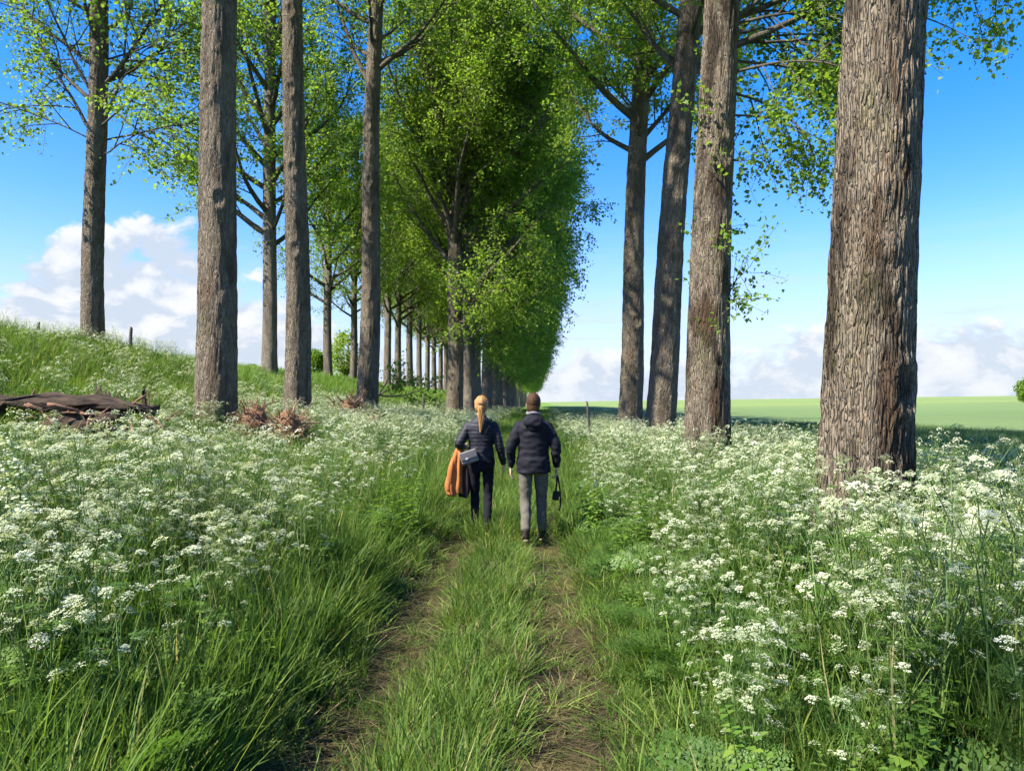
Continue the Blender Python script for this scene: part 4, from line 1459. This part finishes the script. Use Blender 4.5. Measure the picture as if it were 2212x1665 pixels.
def person(base, label, J, spec):
    t = thing('person', label, 'person', base, spec.get('rotz', 0), 'walkers on the path')
    b = MB()
    hc = J['head']
    head_parts(b, hc, spec['hs'])
    P, R = cur([(0, -0.005, J['sh'] - 0.02, .068, .058), (0, 0.0, J['sh'] + 0.06, .055, .055), (hc[0], hc[1] - 0.01, hc[2] - 0.05, .052, .056)], 8)
    b.tube(P, R, 14)
    sw = spec['sw']
    P, R = cur([(0, 0, J['hip'] - 0.08, .115 * sw, .075), (0, 0, J['hip'] + 0.03, .135 * sw, .09), (0, 0, J['hip'] + 0.18, .13 * sw, .09), (0, -0.01, J['sh'] - 0.2, .15 * sw, .10), (0, -0.01, J['sh'] - 0.06, .155 * sw, .085), (0, -0.005, J['sh'] + 0.01, .07, .06)], 18)
    b.tube(P, R, 18)
    for s, nm in ((-1, 'l'), (1, 'r')):
        sh, el, wr = J['arm_' + nm]
        P, R = cur([(*sh, .05, .052), (*(np.array(sh) * .5 + np.array(el) * .5), .045, .046), (*el, .038, .038), (*(np.array(el) * .45 + np.array(wr) * .55), .035, .034), (*wr, .025, .021)], 14)
        b.tube(P, R, 12)
        hd = J['hand_' + nm]
        hand(b, wr, hd[0], hd[1], hd[2], spec['hands'])
        hp, kn, an, toe = J['leg_' + nm]
        P, R = cur([(*hp, .066, .070), (*(np.array(hp) * .5 + np.array(kn) * .5), .054, .058), (*kn, .040, .042), (*(np.array(kn) * .62 + np.array(an) * .38), .037, .040), (*an, .030, .032)], 16)
        b.tube(P, R, 12)
        b.tube(np.array([an, np.array(an) * .45 + np.array(toe) * .55 + np.array([0, 0, .01]), toe]), [(0.034, .034), (.036, .026), (.025, .014)], 10)
    link('body', solid(b, 'body', M['skin'], 0.0065, 2), t)
    for sx in (-1, 1):
        e = MB()
        ell(e, Vector(hc) + Vector((sx * 0.031, 0.083, 0.002)), (0.012, 0.008, 0.008), 6, 10)
        link('eye', e.mesh('eye', M['eye']), t)
    # trousers
    g = MB()
    fl = spec['leg_fit']
    P, R = cur([(0, 0, J['hip'] - 0.10, .135 * sw + .015, .10), (0, -0.012, J['hip'] - 0.01, .165 * sw + .012, .125), (0, 0, J['hip'] + 0.14, .145 * sw + .01, .105)], 8)
    g.tube(P, R, 18)
    for nm in ('l', 'r'):
        hp, kn, an, toe = [np.array(q) for q in J['leg_' + nm]]
        P, R = cur([(*(hp + [0, 0, .02]), .092 * fl, .10 * fl), (*(hp * .5 + kn * .5), .080 * fl, .088 * fl), (*kn, .066 * fl, .068 * fl), (*(kn * .6 + an * .4), .062 * fl, .066 * fl), (*(kn * .1 + an * .9), spec['cuff'], spec['cuff'] * 1.1)], 18)
        g.tube(P, R, 14)
    link('trousers', solid(g, 'trousers', M[spec['trouser_mat']], 0.010, 2, wrinkle(0.008, 11, 3)), t)
    for nm in ('l', 'r'):
        hp, kn, an, toe = [np.array(q) for q in J['leg_' + nm]]
        f = MB()
        fwd = toe - an
        heel = an + np.array([0, -0.035, -0.035]) * (1 if fwd[2] > -0.09 else 0.8)
        f.tube(np.array([an + [0, 0, .06], an + [0, 0, .01], an * .97 + heel * .03 - [0, 0, .03]]), [(.046, .05), (.044, .052), (.042, .06)], 12)
        f.tube(np.array([heel + [0, -.01, -.01], heel * .55 + toe * .45 + [0, 0, .012], toe * .85 + heel * .15 + [0, 0, .006], toe + (toe - heel) * .12]), [(.036, .034), (.045, .036), (.046, .028), (.022, .016)], 12)
        sh = link('shoe', solid(f, 'shoe', M['shoe'], 0.008, 2), t)
        so = MB()
        dn = np.cross(np.cross(toe - heel, [0, 0, 1]), toe - heel)
        dn = -dn / np.linalg.norm(dn) * 0.030
        so.tube(np.array([heel + dn + [0, -.02, 0], heel * .5 + toe * .5 + dn, toe + dn + (toe - heel) * .10]), [(.030, .012), (.044, .012), (.030, .010)], 12)
        link('sole', so.mesh('sole', M['sole']), sh)
    # jacket
    j = MB()
    P, R = cur(spec['torso'], 24)
    j.tube(P, R, 24)
    for nm in ('l', 'r'):
        sh, el, wr = [np.array(q) for q in J['arm_' + nm]]
        af = spec['arm_fit']
        P, R = cur([(*(sh * .82 + np.array([0, 0, J['sh'] - .03]) * .18), .056 * af, .064 * af), (*sh, .063 * af, .070 * af), (*(sh * .5 + el * .5), .068 * af, .070 * af), (*el, .060 * af, .062 * af), (*(el * .45 + wr * .55), .053 * af, .054 * af), (*(wr * .97 + el * .03), .040 * af, .040 * af)], 20)
        j.tube(P, R, 16)
    jk = link('jacket', solid(j, 'jacket', M[spec['jacket_mat']], 0.0095, 3, spec['jacket_fn']), t)
    return t, jk


# the walker with the ponytail
WX, WY = -0.71, 9.4
JW = dict(head=(0.0, 0.02, 1.575), sh=1.40, hip=0.88,
          arm_l=((-.158, -.01, 1.315), (-.265, -.075, 1.10), (-.225, .145, 1.06)), hand_l=((0.25, 0.95, -0.15), (0.3, 0, 1), 0.9),
          arm_r=((.158, -.01, 1.315), (.225, -.03, 1.09), (.275, .03, .845)), hand_r=((0.04, 0.12, -1), (0, 1, 0), 0.45),
          leg_l=((-.085, 0, .86), (-.085, .10, .47), (-.085, .13, .085), (-.09, .27, .035)),
          leg_r=((.085, 0, .86), (.085, -.01, .46), (.085, -.22, .12), (.09, -.09, .035)))
specW = dict(hs=0.97, sw=0.96, hands=0.92, leg_fit=0.84, cuff=0.043, trouser_mat='jeans', jacket_mat='navy', arm_fit=0.86,
             torso=[(0, 0, .885, .168, .13), (0, -.005, .97, .160, .125), (0, -.005, 1.08, .148, .115), (0, -.01, 1.2, .165, .118), (0, -.012, 1.30, .172, .112), (0, -.01, 1.375, .135, .09), (0, 0, 1.425, .075, .068), (0, .005, 1.455, .066, .062)],
             jacket_fn=wrinkle(0.006, 12, 1, 0.0045, 0.045, 0.9, 1.4))
woman, wj = person((WX, WY, hz(WX, WY) + 0.015), 'walker in a dark quilted jacket with a long blond ponytail, left of the pair', JW, specW)
h = MB()
hc = np.array(JW['head'])
ell(h, hc + [0, -0.014, 0.018], (0.086, 0.098, 0.105))
ell(h, hc + [0, -0.045, -0.02], (0.079, 0.065, 0.085))
P, R = cur([(0, -.125, 1.575, .026, .024), (0.0, -.150, 1.55, .034, .026), (.004, -.148, 1.47, .038, .025), (.010, -.142, 1.39, .037, .022), (.006, -.138, 1.31, .027, .016), (-.004, -.135, 1.24, .008, .006)], 18)
h.tube(P, R, 16)
link('hair', solid(h, 'hair', M['blond'], 0.007, 2, lambda co: 0.0018 * np.sin(co[:, 0] * 260 + 3 * np.sin(co[:, 2] * 20)) + 0.002 * np.sin(co[:, 0] * 130 + co[:, 2] * 15)), woman)
h = MB()
h.tube(np.array([(0, -.128, 1.578), (0, -.142, 1.562)]), [(.031, .029), (.033, .029)], 14)
link('hair_tie', h.mesh('hair_tie', M['hair_tie']), woman)

# the walker in the plain dark jacket
MX, MY = -0.07, 8.95
JM = dict(head=(0.0, 0.03, 1.605), sh=1.43, hip=0.90,
          arm_l=((-.163, -.01, 1.335), (-.255, -.045, 1.11), (-.262, .035, .86)), hand_l=((0.0, 0.15, -1), (0, 1, 0), 0.55),
          arm_r=((.163, -.01, 1.335), (.258, -.03, 1.11), (.272, .04, .86)), hand_r=((0.02, 0.12, -1), (0, 1, 0), 1.0),
          leg_l=((-.09, 0, .88), (-.09, -.01, .475), (-.085, -.235, .125), (-.085, -.10, .035)),
          leg_r=((.09, 0, .88), (.095, .09, .485), (.10, .10, .085), (.11, .25, .035)))
specM = dict(hs=1.02, sw=1.0, hands=1.0, leg_fit=0.98, cuff=0.055, trouser_mat='grey_trouser', jacket_mat='navy_dull', arm_fit=0.98,
             torso=[(0, 0, .805, .200, .150), (0, -.005, .92, .196, .145), (0, -.005, 1.05, .176, .128), (0, -.01, 1.2, .180, .126), (0, -.012, 1.33, .186, .120), (0, -.01, 1.405, .145, .096), (0, -.01, 1.455, .085, .08), (0, 0, 1.485, .074, .07)],
             jacket_fn=wrinkle(0.014, 11, 5))
man, mj = person((MX, MY, hz(MX, MY) + 0.015), 'walker in a plain dark hooded jacket and grey trousers with short brown hair', JM, specM)
h = MB()
P, R = cur([(0, -.105, 1.46, .085, .04), (0, -.135, 1.41, .115, .045), (0, -.14, 1.345, .095, .038), (0, -.13, 1.29, .03, .02)], 12)
h.tube(P, R, 16)
link('hood', solid(h, 'hood', M['navy_dull'], 0.010, 2, wrinkle(0.010, 14, 8)), mj)
h = MB()
hc = np.array(JM['head'])
ell(h, hc + [0, -0.016, 0.020], (0.088, 0.102, 0.108))
ell(h, hc + [0, -0.045, -0.045], (0.079, 0.064, 0.088))
link('hair', solid(h, 'hair', M['brown_hair'], 0.007, 5, wrinkle(0.003, 30, 2)), man)
h = MB()
th = np.linspace(0, 2 * np.pi, 25)
h.tube(np.stack([.070 * np.cos(th), -.005 + .072 * np.sin(th), 1.492 + .006 * np.sin(3 * th)], 1), np.full((25, 2), .017), 10, False, ref=(0, 0, 1))
link('scarf', h.mesh('scarf', M['scarf']), man)

# ---- things the walkers carry
wz = hz(WX, WY) + 0.015
rgc = np.random.default_rng(77)


def drape(name, ctrl, mat, folds=7, amp=0.16, ph=0.0, parent=None):
    P, R = cur(ctrl, 26)
    mb = MB()
    mb.tube(P, R, 64, True, fold=lambda t, th: 1 + amp * (0.3 + t) * np.sin(folds * th + ph + 2.2 * t) + 0.10 * t * np.sin((folds + 4) * th + 1.0))
    V, Q, T, _ = mb.arrays()
    hem = 0.018 * np.sin(V[:, 0] * 40 + V[:, 1] * 30)
    low = V[:, 2] < (ctrl[-1][2] + 0.08)
    V[low, 2] += hem[low]
    return mk_mesh(name, V, Q, T, mat, True)


oj = thing('folded_jacket', 'orange jacket hanging over the ponytailed walker\'s left forearm', 'jacket', (WX, WY, wz))
link('shell', drape('shell', [(-.255, .06, 1.035, .052, .10), (-.27, .05, .99, .066, .115), (-.285, .045, .88, .080, .105), (-.30, .04, .72, .098, .095), (-.315, .03, .58, .112, .085), (-.305, .03, .485, .095, .07)], M['orange'], 6, 0.17), oj)
link('lining', drape('lining', [(-.20, .07, 1.0, .04, .07), (-.19, .06, .85, .055, .075), (-.195, .05, .66, .065, .07), (-.215, .045, .46, .055, .05)], M['lining'], 5, 0.2, 1.0), oj)
sl = MB()
P, R = cur([(-.33, -.03, .93, .03, .025), (-.365, -.05, .78, .038, .028), (-.385, -.045, .62, .036, .026), (-.39, -.03, .53, .028, .02)], 12)
sl.tube(P, R, 14, True, fold=lambda t, th: 1 + 0.12 * np.sin(4 * th + 9 * t))
link('sleeve', sl.mesh('sleeve', M['orange']), oj)


def rounded_box(mb, c, dx, dy, dz, rot, bev=0.35):
    """soft box from stacked superellipse rings"""
    t = np.linspace(-1, 1, 11)
    th = np.linspace(0, 2 * np.pi, 32, endpoint=False)
    V = []
    for k in t:
        w = (1 - abs(k) ** 6) ** (1 / 6.0) if abs(k) < 1 else 0.55
        w = max(w, 0.6)
        ce, se = np.cos(th), np.sin(th)
        ring = np.stack([np.sign(ce) * np.abs(ce) ** bev * dx / 2 * (0.9 + 0.1 * w), np.sign(se) * np.abs(se) ** bev * dy / 2 * w, np.full(32, k * dz / 2)], 1)
        V.append(ring)
    V = np.concatenate(V)
    Mx = np.array(Euler(rot).to_matrix())
    n = len(t)
    i = np.arange(n - 1)[:, None] * 32
    j = np.arange(32)[None]
    q = np.stack([i + j, i + (j + 1) % 32, i + 32 + (j + 1) % 32, i + 32 + j], -1).reshape(-1, 4)
    c0, c1 = len(V), len(V) + 1
    V = np.vstack([V, [0, 0, -dz / 2], [0, 0, dz / 2]])
    T = [(c0, (a + 1) % 32, a) for a in range(32)] + [(c1, (n - 1) * 32 + a, (n - 1) * 32 + (a + 1) % 32) for a in range(32)]
    mb.add(V @ Mx.T + np.asarray(c), q, T)


bag = thing('shoulder_bag', 'grey lilac shoulder bag at the ponytailed walker\'s left hip', 'bag', (WX, WY, wz))
b = MB()
BR = (0.12, -0.32, 0.12)
BC = (-.135, -.165, .955)
rounded_box(b, BC, .21, .062, .150, BR)
bb = link('bag_body', b.mesh('bag_body', M['bag']), bag)
b = MB()
rounded_box(b, (BC[0] - .002, BC[1] - .034, BC[2] + .025), .204, .012, .105, BR)
fl_ = link('flap', b.mesh('flap', M['bag']), bag)
b = MB()
rounded_box(b, (BC[0] - .02, BC[1] - .043, BC[2] - .022), .03, .010, .02, BR, 0.5)
link('clasp', b.mesh('clasp', M['metal']), fl_)
b = MB()
P = catmull([(-.03, -.165, 1.05), (.02, -.15, 1.16), (.08, -.135, 1.28), (.125, -.085, 1.375), (.12, .0, 1.405), (.10, .09, 1.34), (.04, .14, 1.2), (-.06, .14, 1.08), (-.17, .09, 1.0), (-.235, -.05, .98), (-.235, -.15, .99)], 50)
b.tube(P, np.tile([[.011, .0035]], (50, 1)), 8, False, ref=(0.3, 0.2, 0.9))
link('strap', b.mesh('strap', M['black']), bag)

mz = hz(MX, MY) + 0.015
cb = thing('camera_bag', 'small black bag hanging by its strap from the hooded walker\'s right hand', 'bag', (MX, MY, mz))
b = MB()
P = catmull([(.262, .07, .775), (.275, .075, .70), (.262, .07, .60), (.25, .065, .50)], 16)
b.tube(P, np.tile([[.010, .003]], (16, 1)), 8)
P = catmull([(.275, .07, .775), (.295, .06, .70), (.31, .05, .58), (.315, .045, .44), (.30, .05, .36)], 18)
b.tube(P, np.tile([[.010, .003]], (18, 1)), 8)
link('strap', b.mesh('strap', M['black']), cb)
b = MB()
rounded_box(b, (.262, .06, .53), .075, .06, .105, (0.1, 0.15, 0.3), 0.5)
bo = link('bag_body', b.mesh('bag_body', M['black']), cb)
b = MB()
P = catmull([(.235, .03, .58), (.262, .015, .585), (.29, .03, .58)], 8)
b.tube(P, np.full((8, 2), .006), 8)
link('zip', b.mesh('zip', M['black']), bo)

# ------------------------------------------------------------------ dead wood on the left
def crooked(rnd, L, r, n=7, kink=0.16, taper=0.35):
    p = Vector((0, 0, 0))
    d = Vector((1, 0, 0))
    P = [p.copy()]
    for k in range(n - 1):
        d = (d + Vector((0, rnd.gauss(0, kink), rnd.gauss(0, kink)))).normalized()
        p = p + d * L / (n - 1)
        P.append(p.copy())
    return np.array(P), np.linspace(r, r * taper, n)


stick_mesh = {}
for mk in ('root', 'root_dark', 'root_pale', 'deadwood'):
    stick_mesh[mk] = []
    for k in range(5):
        r_ = random.Random(len(stick_mesh) * 31 + k)
        mb = MB()
        P, R = crooked(r_, 1.0, 0.03 + 0.012 * (k % 3), 8, 0.22)
        mb.tube(P, R, 6, True)
        for q in range(2):
            kx = r_.randint(2, 6)
            P2, R2 = crooked(r_, 0.35, 0.014, 5, 0.3)
            P2 = P2 @ np.array(Euler((r_.uniform(0, 6), r_.uniform(-0.8, 0.8), r_.uniform(-0.9, 0.9))).to_matrix()).T + P[kx]
            mb.tube(P2, R2, 5, True)
        stick_mesh[mk].append(mb.mesh('stick', M[mk]))


def lumpy(name, rx, ry, rz, mat, seed, amp=0.22):
    mb = MB()
    ell(mb, (0, 0, 0), (rx, ry, rz), 22, 36)
    V, Q, T, _ = mb.arrays()
    k = np.array([1 + amp * (noise.noise(Vector(v) * 3.1 + Vector((seed, 0, 0))) + 0.6 * noise.noise(Vector(v) * 8 + Vector((0, seed, 0)))) for v in V])
    return mk_mesh(name, V * k[:, None], Q, T, mat, True)


def root_heap(label, X, Y, w, h, mats, n, seed, core_mat, part='root', cat_='root heap', spread=1.0):
    t = thing('root_heap', label, cat_, (X, Y, hz(X, Y)), 0, 'dead wood on the left')
    rnd = random.Random(seed)
    c = link('core', lumpy('core', w * 0.24, w * 0.22, h * 0.33, M[core_mat], seed), t, loc=(0, 0, h * 0.34))
    for i in range(n):
        a = rnd.uniform(0, 6.283)
        el = rnd.uniform(-0.25, 1.35)
        mk = rnd.choice(mats)
        L = rnd.uniform(0.3, 0.7) * w * 0.54
        r0 = rnd.uniform(0.05, 0.32) * w
        d = Vector((math.cos(a) * math.cos(el), math.sin(a) * math.cos(el), math.sin(el)))
        p = Vector((d.x * r0, d.y * r0, h * 0.34 + d.z * r0 * h / w))
        o = link(part, rnd.choice(stick_mesh[mk]), t, loc=p)
        sc_ = L
        o.scale = (sc_, sc_ * rnd.uniform(0.8, 1.5), sc_ * rnd.uniform(0.8, 1.5))
        dd = (d + Vector((rnd.gauss(0, .45), rnd.gauss(0, .45), rnd.gauss(0, .3))) * spread).normalized()
        o.rotation_mode = 'QUATERNION'
        o.rotation_quaternion = dd.to_track_quat('X', 'Z') @ Quaternion((1, 0, 0), rnd.uniform(0, 6.28))
    return t


yh = 15.2
root_heap('dark reddish heap of tangled roots right of the nearest left poplar', at(542, yh), yh, 1.15, 1.65, ['root', 'root_dark', 'root_dark', 'deadwood'], 150, 5, 'soil_lump')
yh = 15.0
root_heap('pale orange-brown heap of split roots in front of the second left poplar', at(622, yh), yh, 1.05, 1.65, ['root', 'root_pale', 'root_pale', 'root_pale', 'root_dark'], 190, 6, 'soil_lump')
yh = 24.5
root_heap('low dark brushwood heap at the foot of the third left poplar', at(755, yh), yh, 1.7, 1.75, ['deadwood', 'root_dark', 'root_dark'], 120, 9, 'soil_lump', 'stick', 'brushwood')
yh = 21.0
root_heap('small heap of dead branches right of the brushwood poplar', at(800, yh), yh, 1.0, 1.35, ['deadwood', 'root', 'root_dark'], 60, 10, 'soil_lump', 'stick', 'brushwood')

# rotten log lying along the left edge
LY = 11.6
lg = thing('rotten_log', 'long rotten log with dark hollow flank lying at the left edge', 'log', (at(120, LY), LY, hz(at(120, LY), LY)), -0.03, 'dead wood on the left')
mb = MB()
P, R = cur([(-3.4, .1, 1.02, .11, .12), (-2.2, .05, 1.0, .12, .13), (-1.0, .0, .97, .14, .15), (0.1, 0, .95, .14, .15), (0.8, .02, .92, .12, .13), (1.45, .0, .86, .08, .08)], 60)
mb.tube(P, R, 40, True, ref=(0, 0, 1))
V, Q, T, _ = mb.arrays()
d = np.array([0.10 * noise.noise(Vector((v[0] * 1.2, v[1] * 6, v[2] * 6))) + 0.05 * noise.noise(Vector((v[0] * 3, v[1] * 16, v[2] * 16))) for v in V])
V = V + np.stack([np.zeros(len(V)), d, d], 1)
link('log_body', mk_mesh('log_body', V, Q, T, M['rot_wood'], True), lg)
rl = random.Random(88)
for k in range(60):
    o = link('splinter', rl.choice(stick_mesh['root_dark' if k % 3 else 'deadwood']), lg, loc=(rl.uniform(-3.0, 1.6), rl.uniform(-.35, .1), rl.uniform(.15, .95)))
    o.rotation_euler = (rl.uniform(0, 6), rl.uniform(-.9, 1.2), rl.uniform(-.8, .8))
    o.scale = (rl.uniform(.4, .9),) * 3
mb = MB()
rounded = lumpy('decayed_flank', 1.0, .24, .42, M['rot_wood'], 4, 0.5)
link('decayed_flank', rounded, lg, loc=(0.15, .0, .38))


def snag(label, X, Y, h, r, seed, lean=(0, 0)):
    """broken jagged stub"""
    t = thing('broken_stub', label, 'stump', (X, Y, hz(X, Y)), 0, 'dead wood on the left')
    rnd = random.Random(seed)
    n = 16
    th = np.linspace(0, 2 * np.pi, n, endpoint=False)
    rows = 9
    top = np.array([h * rnd.uniform(0.62, 1.0) for _ in range(n)])
    V = []
    for k in range(rows):
        f = k / (rows - 1)
        rr = r * (1.25 - 0.55 * f) * (1 + 0.15 * np.sin(3 * th + seed))
        V.append(np.stack([rr * np.cos(th) + lean[0] * f * h, rr * np.sin(th) + lean[1] * f * h, -0.1 + (top + 0.1) * f], 1))
    V.append(np.stack([0.25 * r * np.cos(th) + lean[0] * h * .8, 0.25 * r * np.sin(th) + lean[1] * h * .8, np.full(n, h * 0.5)], 1))
    rows += 1
    V = np.concatenate(V)
    i = np.arange(rows - 1)[:, None] * n
    j = np.arange(n)[None]
    q = np.stack([i + j, i + (j + 1) % n, i + n + (j + 1) % n, i + n + j], -1).reshape(-1, 4)
    link('stub', mk_mesh('stub', V, q, None, M['rot_wood'], True), t)
    for k in range(5):
        a = rnd.uniform(0, 6.28)
        o = link('splinter', rnd.choice(stick_mesh['root_dark']), t, loc=(r * .7 * math.cos(a), r * .7 * math.sin(a), h * rnd.uniform(.3, .7)), scale=rnd.uniform(.25, .45))
        o.rotation_euler = (rnd.uniform(0, 6), -rnd.uniform(.8, 1.5), a)
    return t


snag('broken reddish stub standing behind the middle of the rotten log', at(207, 12.3), 12.3, 1.33, 0.16, 3)
snag('upright pointed dark stub at the right end of the rotten log', at(307, 12.0), 12.0, 1.42, 0.085, 4, (-0.03, 0))
snag('short dark stub below the log among the flowers', at(225, 10.6), 10.6, 0.95, 0.12, 6)

# ------------------------------------------------------------------ fence posts
def post(label, px, Y, top_py, w=0.08, lean=(0, 0), square=True):
    X = at(px, Y)
    z0 = hz(X, Y)
    h = EYE - (top_py - HY) / F * Y - z0
    t = thing('fence_post', label, 'post', (X, Y, z0), 0.4, 'old fence posts')
    mb = MB()
    n = 10
    fs = np.linspace(0, 1, 12)
    P = np.array([(lean[0] * f * h, lean[1] * f * h, -0.25 + (h + 0.25) * f) for f in fs])
    mb.tube(P, np.linspace(w * .56, w * .48, 12), n, True, fold=lambda t_, th: 1 + 0.10 * np.sin(3 * th + 6 * t_) + 0.07 * np.sin(7 * th + 15 * t_))
    V, Q, T, _ = mb.arrays()
    V[V[:, 2] > h - 0.02, 2] += 0.03 * np.sin(V[V[:, 2] > h - 0.02, 0] * 60)
    link('shaft', mk_mesh('shaft', V, Q, T, M['post'], True), t)
    st = MB()
    for k in range(2):
        zz = h * (0.62 + 0.2 * k)
        st.tube(np.array([(-w * .6, -.012, zz), (-w * .62, -.03, zz + .01), (-w * .6, -.02, zz + .03)]), np.full((3, 2), .003), 6)
    link('wire_staple', st.mesh('wire_staple', M['metal']), t)


post('short dark fence post left of the farthest thick right poplar', 1280, 20.0, 868, 0.062, (-0.10, 0))
post('thin fence post left of the forked poplar', 914, 34.0, 853, 0.09)
post('dark fence post on the bank top right of the far-left poplar', 264, 24.5, 704, 0.10, (0.02, 0))
post('fence post on the bank top at the far left edge', 57, 22.0, 693, 0.09)

# ------------------------------------------------------------------ far bushes
def bush(label, px, Y, w, h, tint, leaf, seed, n=2600, zoff=0.0, nm='bush'):
    X = at(px, Y)
    t = thing(nm, label, 'bush', (X, Y, hz(X, Y) - zoff), 0, 'far bushes')
    rg_ = np.random.default_rng(seed)
    d = rg_.normal(size=(n, 3))
    d /= np.linalg.norm(d, axis=1, keepdims=True)
    lob = np.array([1 + 0.28 * noise.noise(Vector(q) * 2.2 + Vector((seed, 0, 0))) for q in d])
    r = rg_.uniform(0.35, 1.0, n) ** 0.5 * lob
    P = d * r[:, None] * np.array([w / 2, w / 2, h / 2]) + np.array([0, 0, h * 0.55])
    V, T, A = leaf_cloud(P, leaf, np.clip(rg_.normal(tint, .15, n), 0, 1), rg_)
    link('crown', mk_mesh('crown', V, None, T, M['poplar_leaf'], False, {'tint': A}), t)
    mb = MB()
    rr = random.Random(seed)
    for k in range(7):
        a = rr.uniform(0, 6.28)
        e = np.array([math.cos(a) * w * .3, math.sin(a) * w * .3, h * rr.uniform(.5, .85)])
        mb.tube(np.array([[0, 0, -.2], e * .45 + [0, 0, h * .1], e]), np.array([.05, .035, .012]) * h / 2.5, 5)
    link('stems', mb.mesh('stems', M['limb']), t)


bush('bright green bush on the slope behind the brushwood poplar', 742, 66, 2.6, 4.6, 0.75, 0.20, 1)
bush('small dark green bush between the second left trunk and the thin poplar', 677, 72, 2.0, 3.2, 0.35, 0.22, 2)
bush('faint far bush on the skyline right of the nearest left poplar', 535, 150, 4.5, 5.0, 0.4, 0.45, 3)
bush('lone round bush on the field horizon at the right edge', 2206, 190, 7.5, 6.5, 0.3, 0.5, 4, 3000, 0.6)

# leafy branch fallen against the slope behind the brushwood poplar
fy = 44.0
fb = thing('fallen_branch', 'dark leafy fallen branch on the slope right of the brushwood poplar', 'branch', (at(838, fy), fy, hz(at(838, fy), fy) + 0.15), 0, 'dead wood on the left')
w_, (V_, T_, A_) = grow_crown(801, lambda z: (np.array([-0.6, 0, 0.9]), 0.12), 1.0, 0.0, 1.0, 0, 0.16, 8, extra=[(0, 0.0, tall(-14), 3.4, 0, 0.1), (0, 0.3, tall(25), 2.2, 0, 0.3), (0, -0.5, tall(40), 2.0, 0, 0.3)])
link('branches', w_.mesh('branches', M['deadwood']), fb)
link('leaves', mk_mesh('leaves', V_, None, T_, M['poplar_leaf'], False, {'tint': A_ * 0.4}), fb)
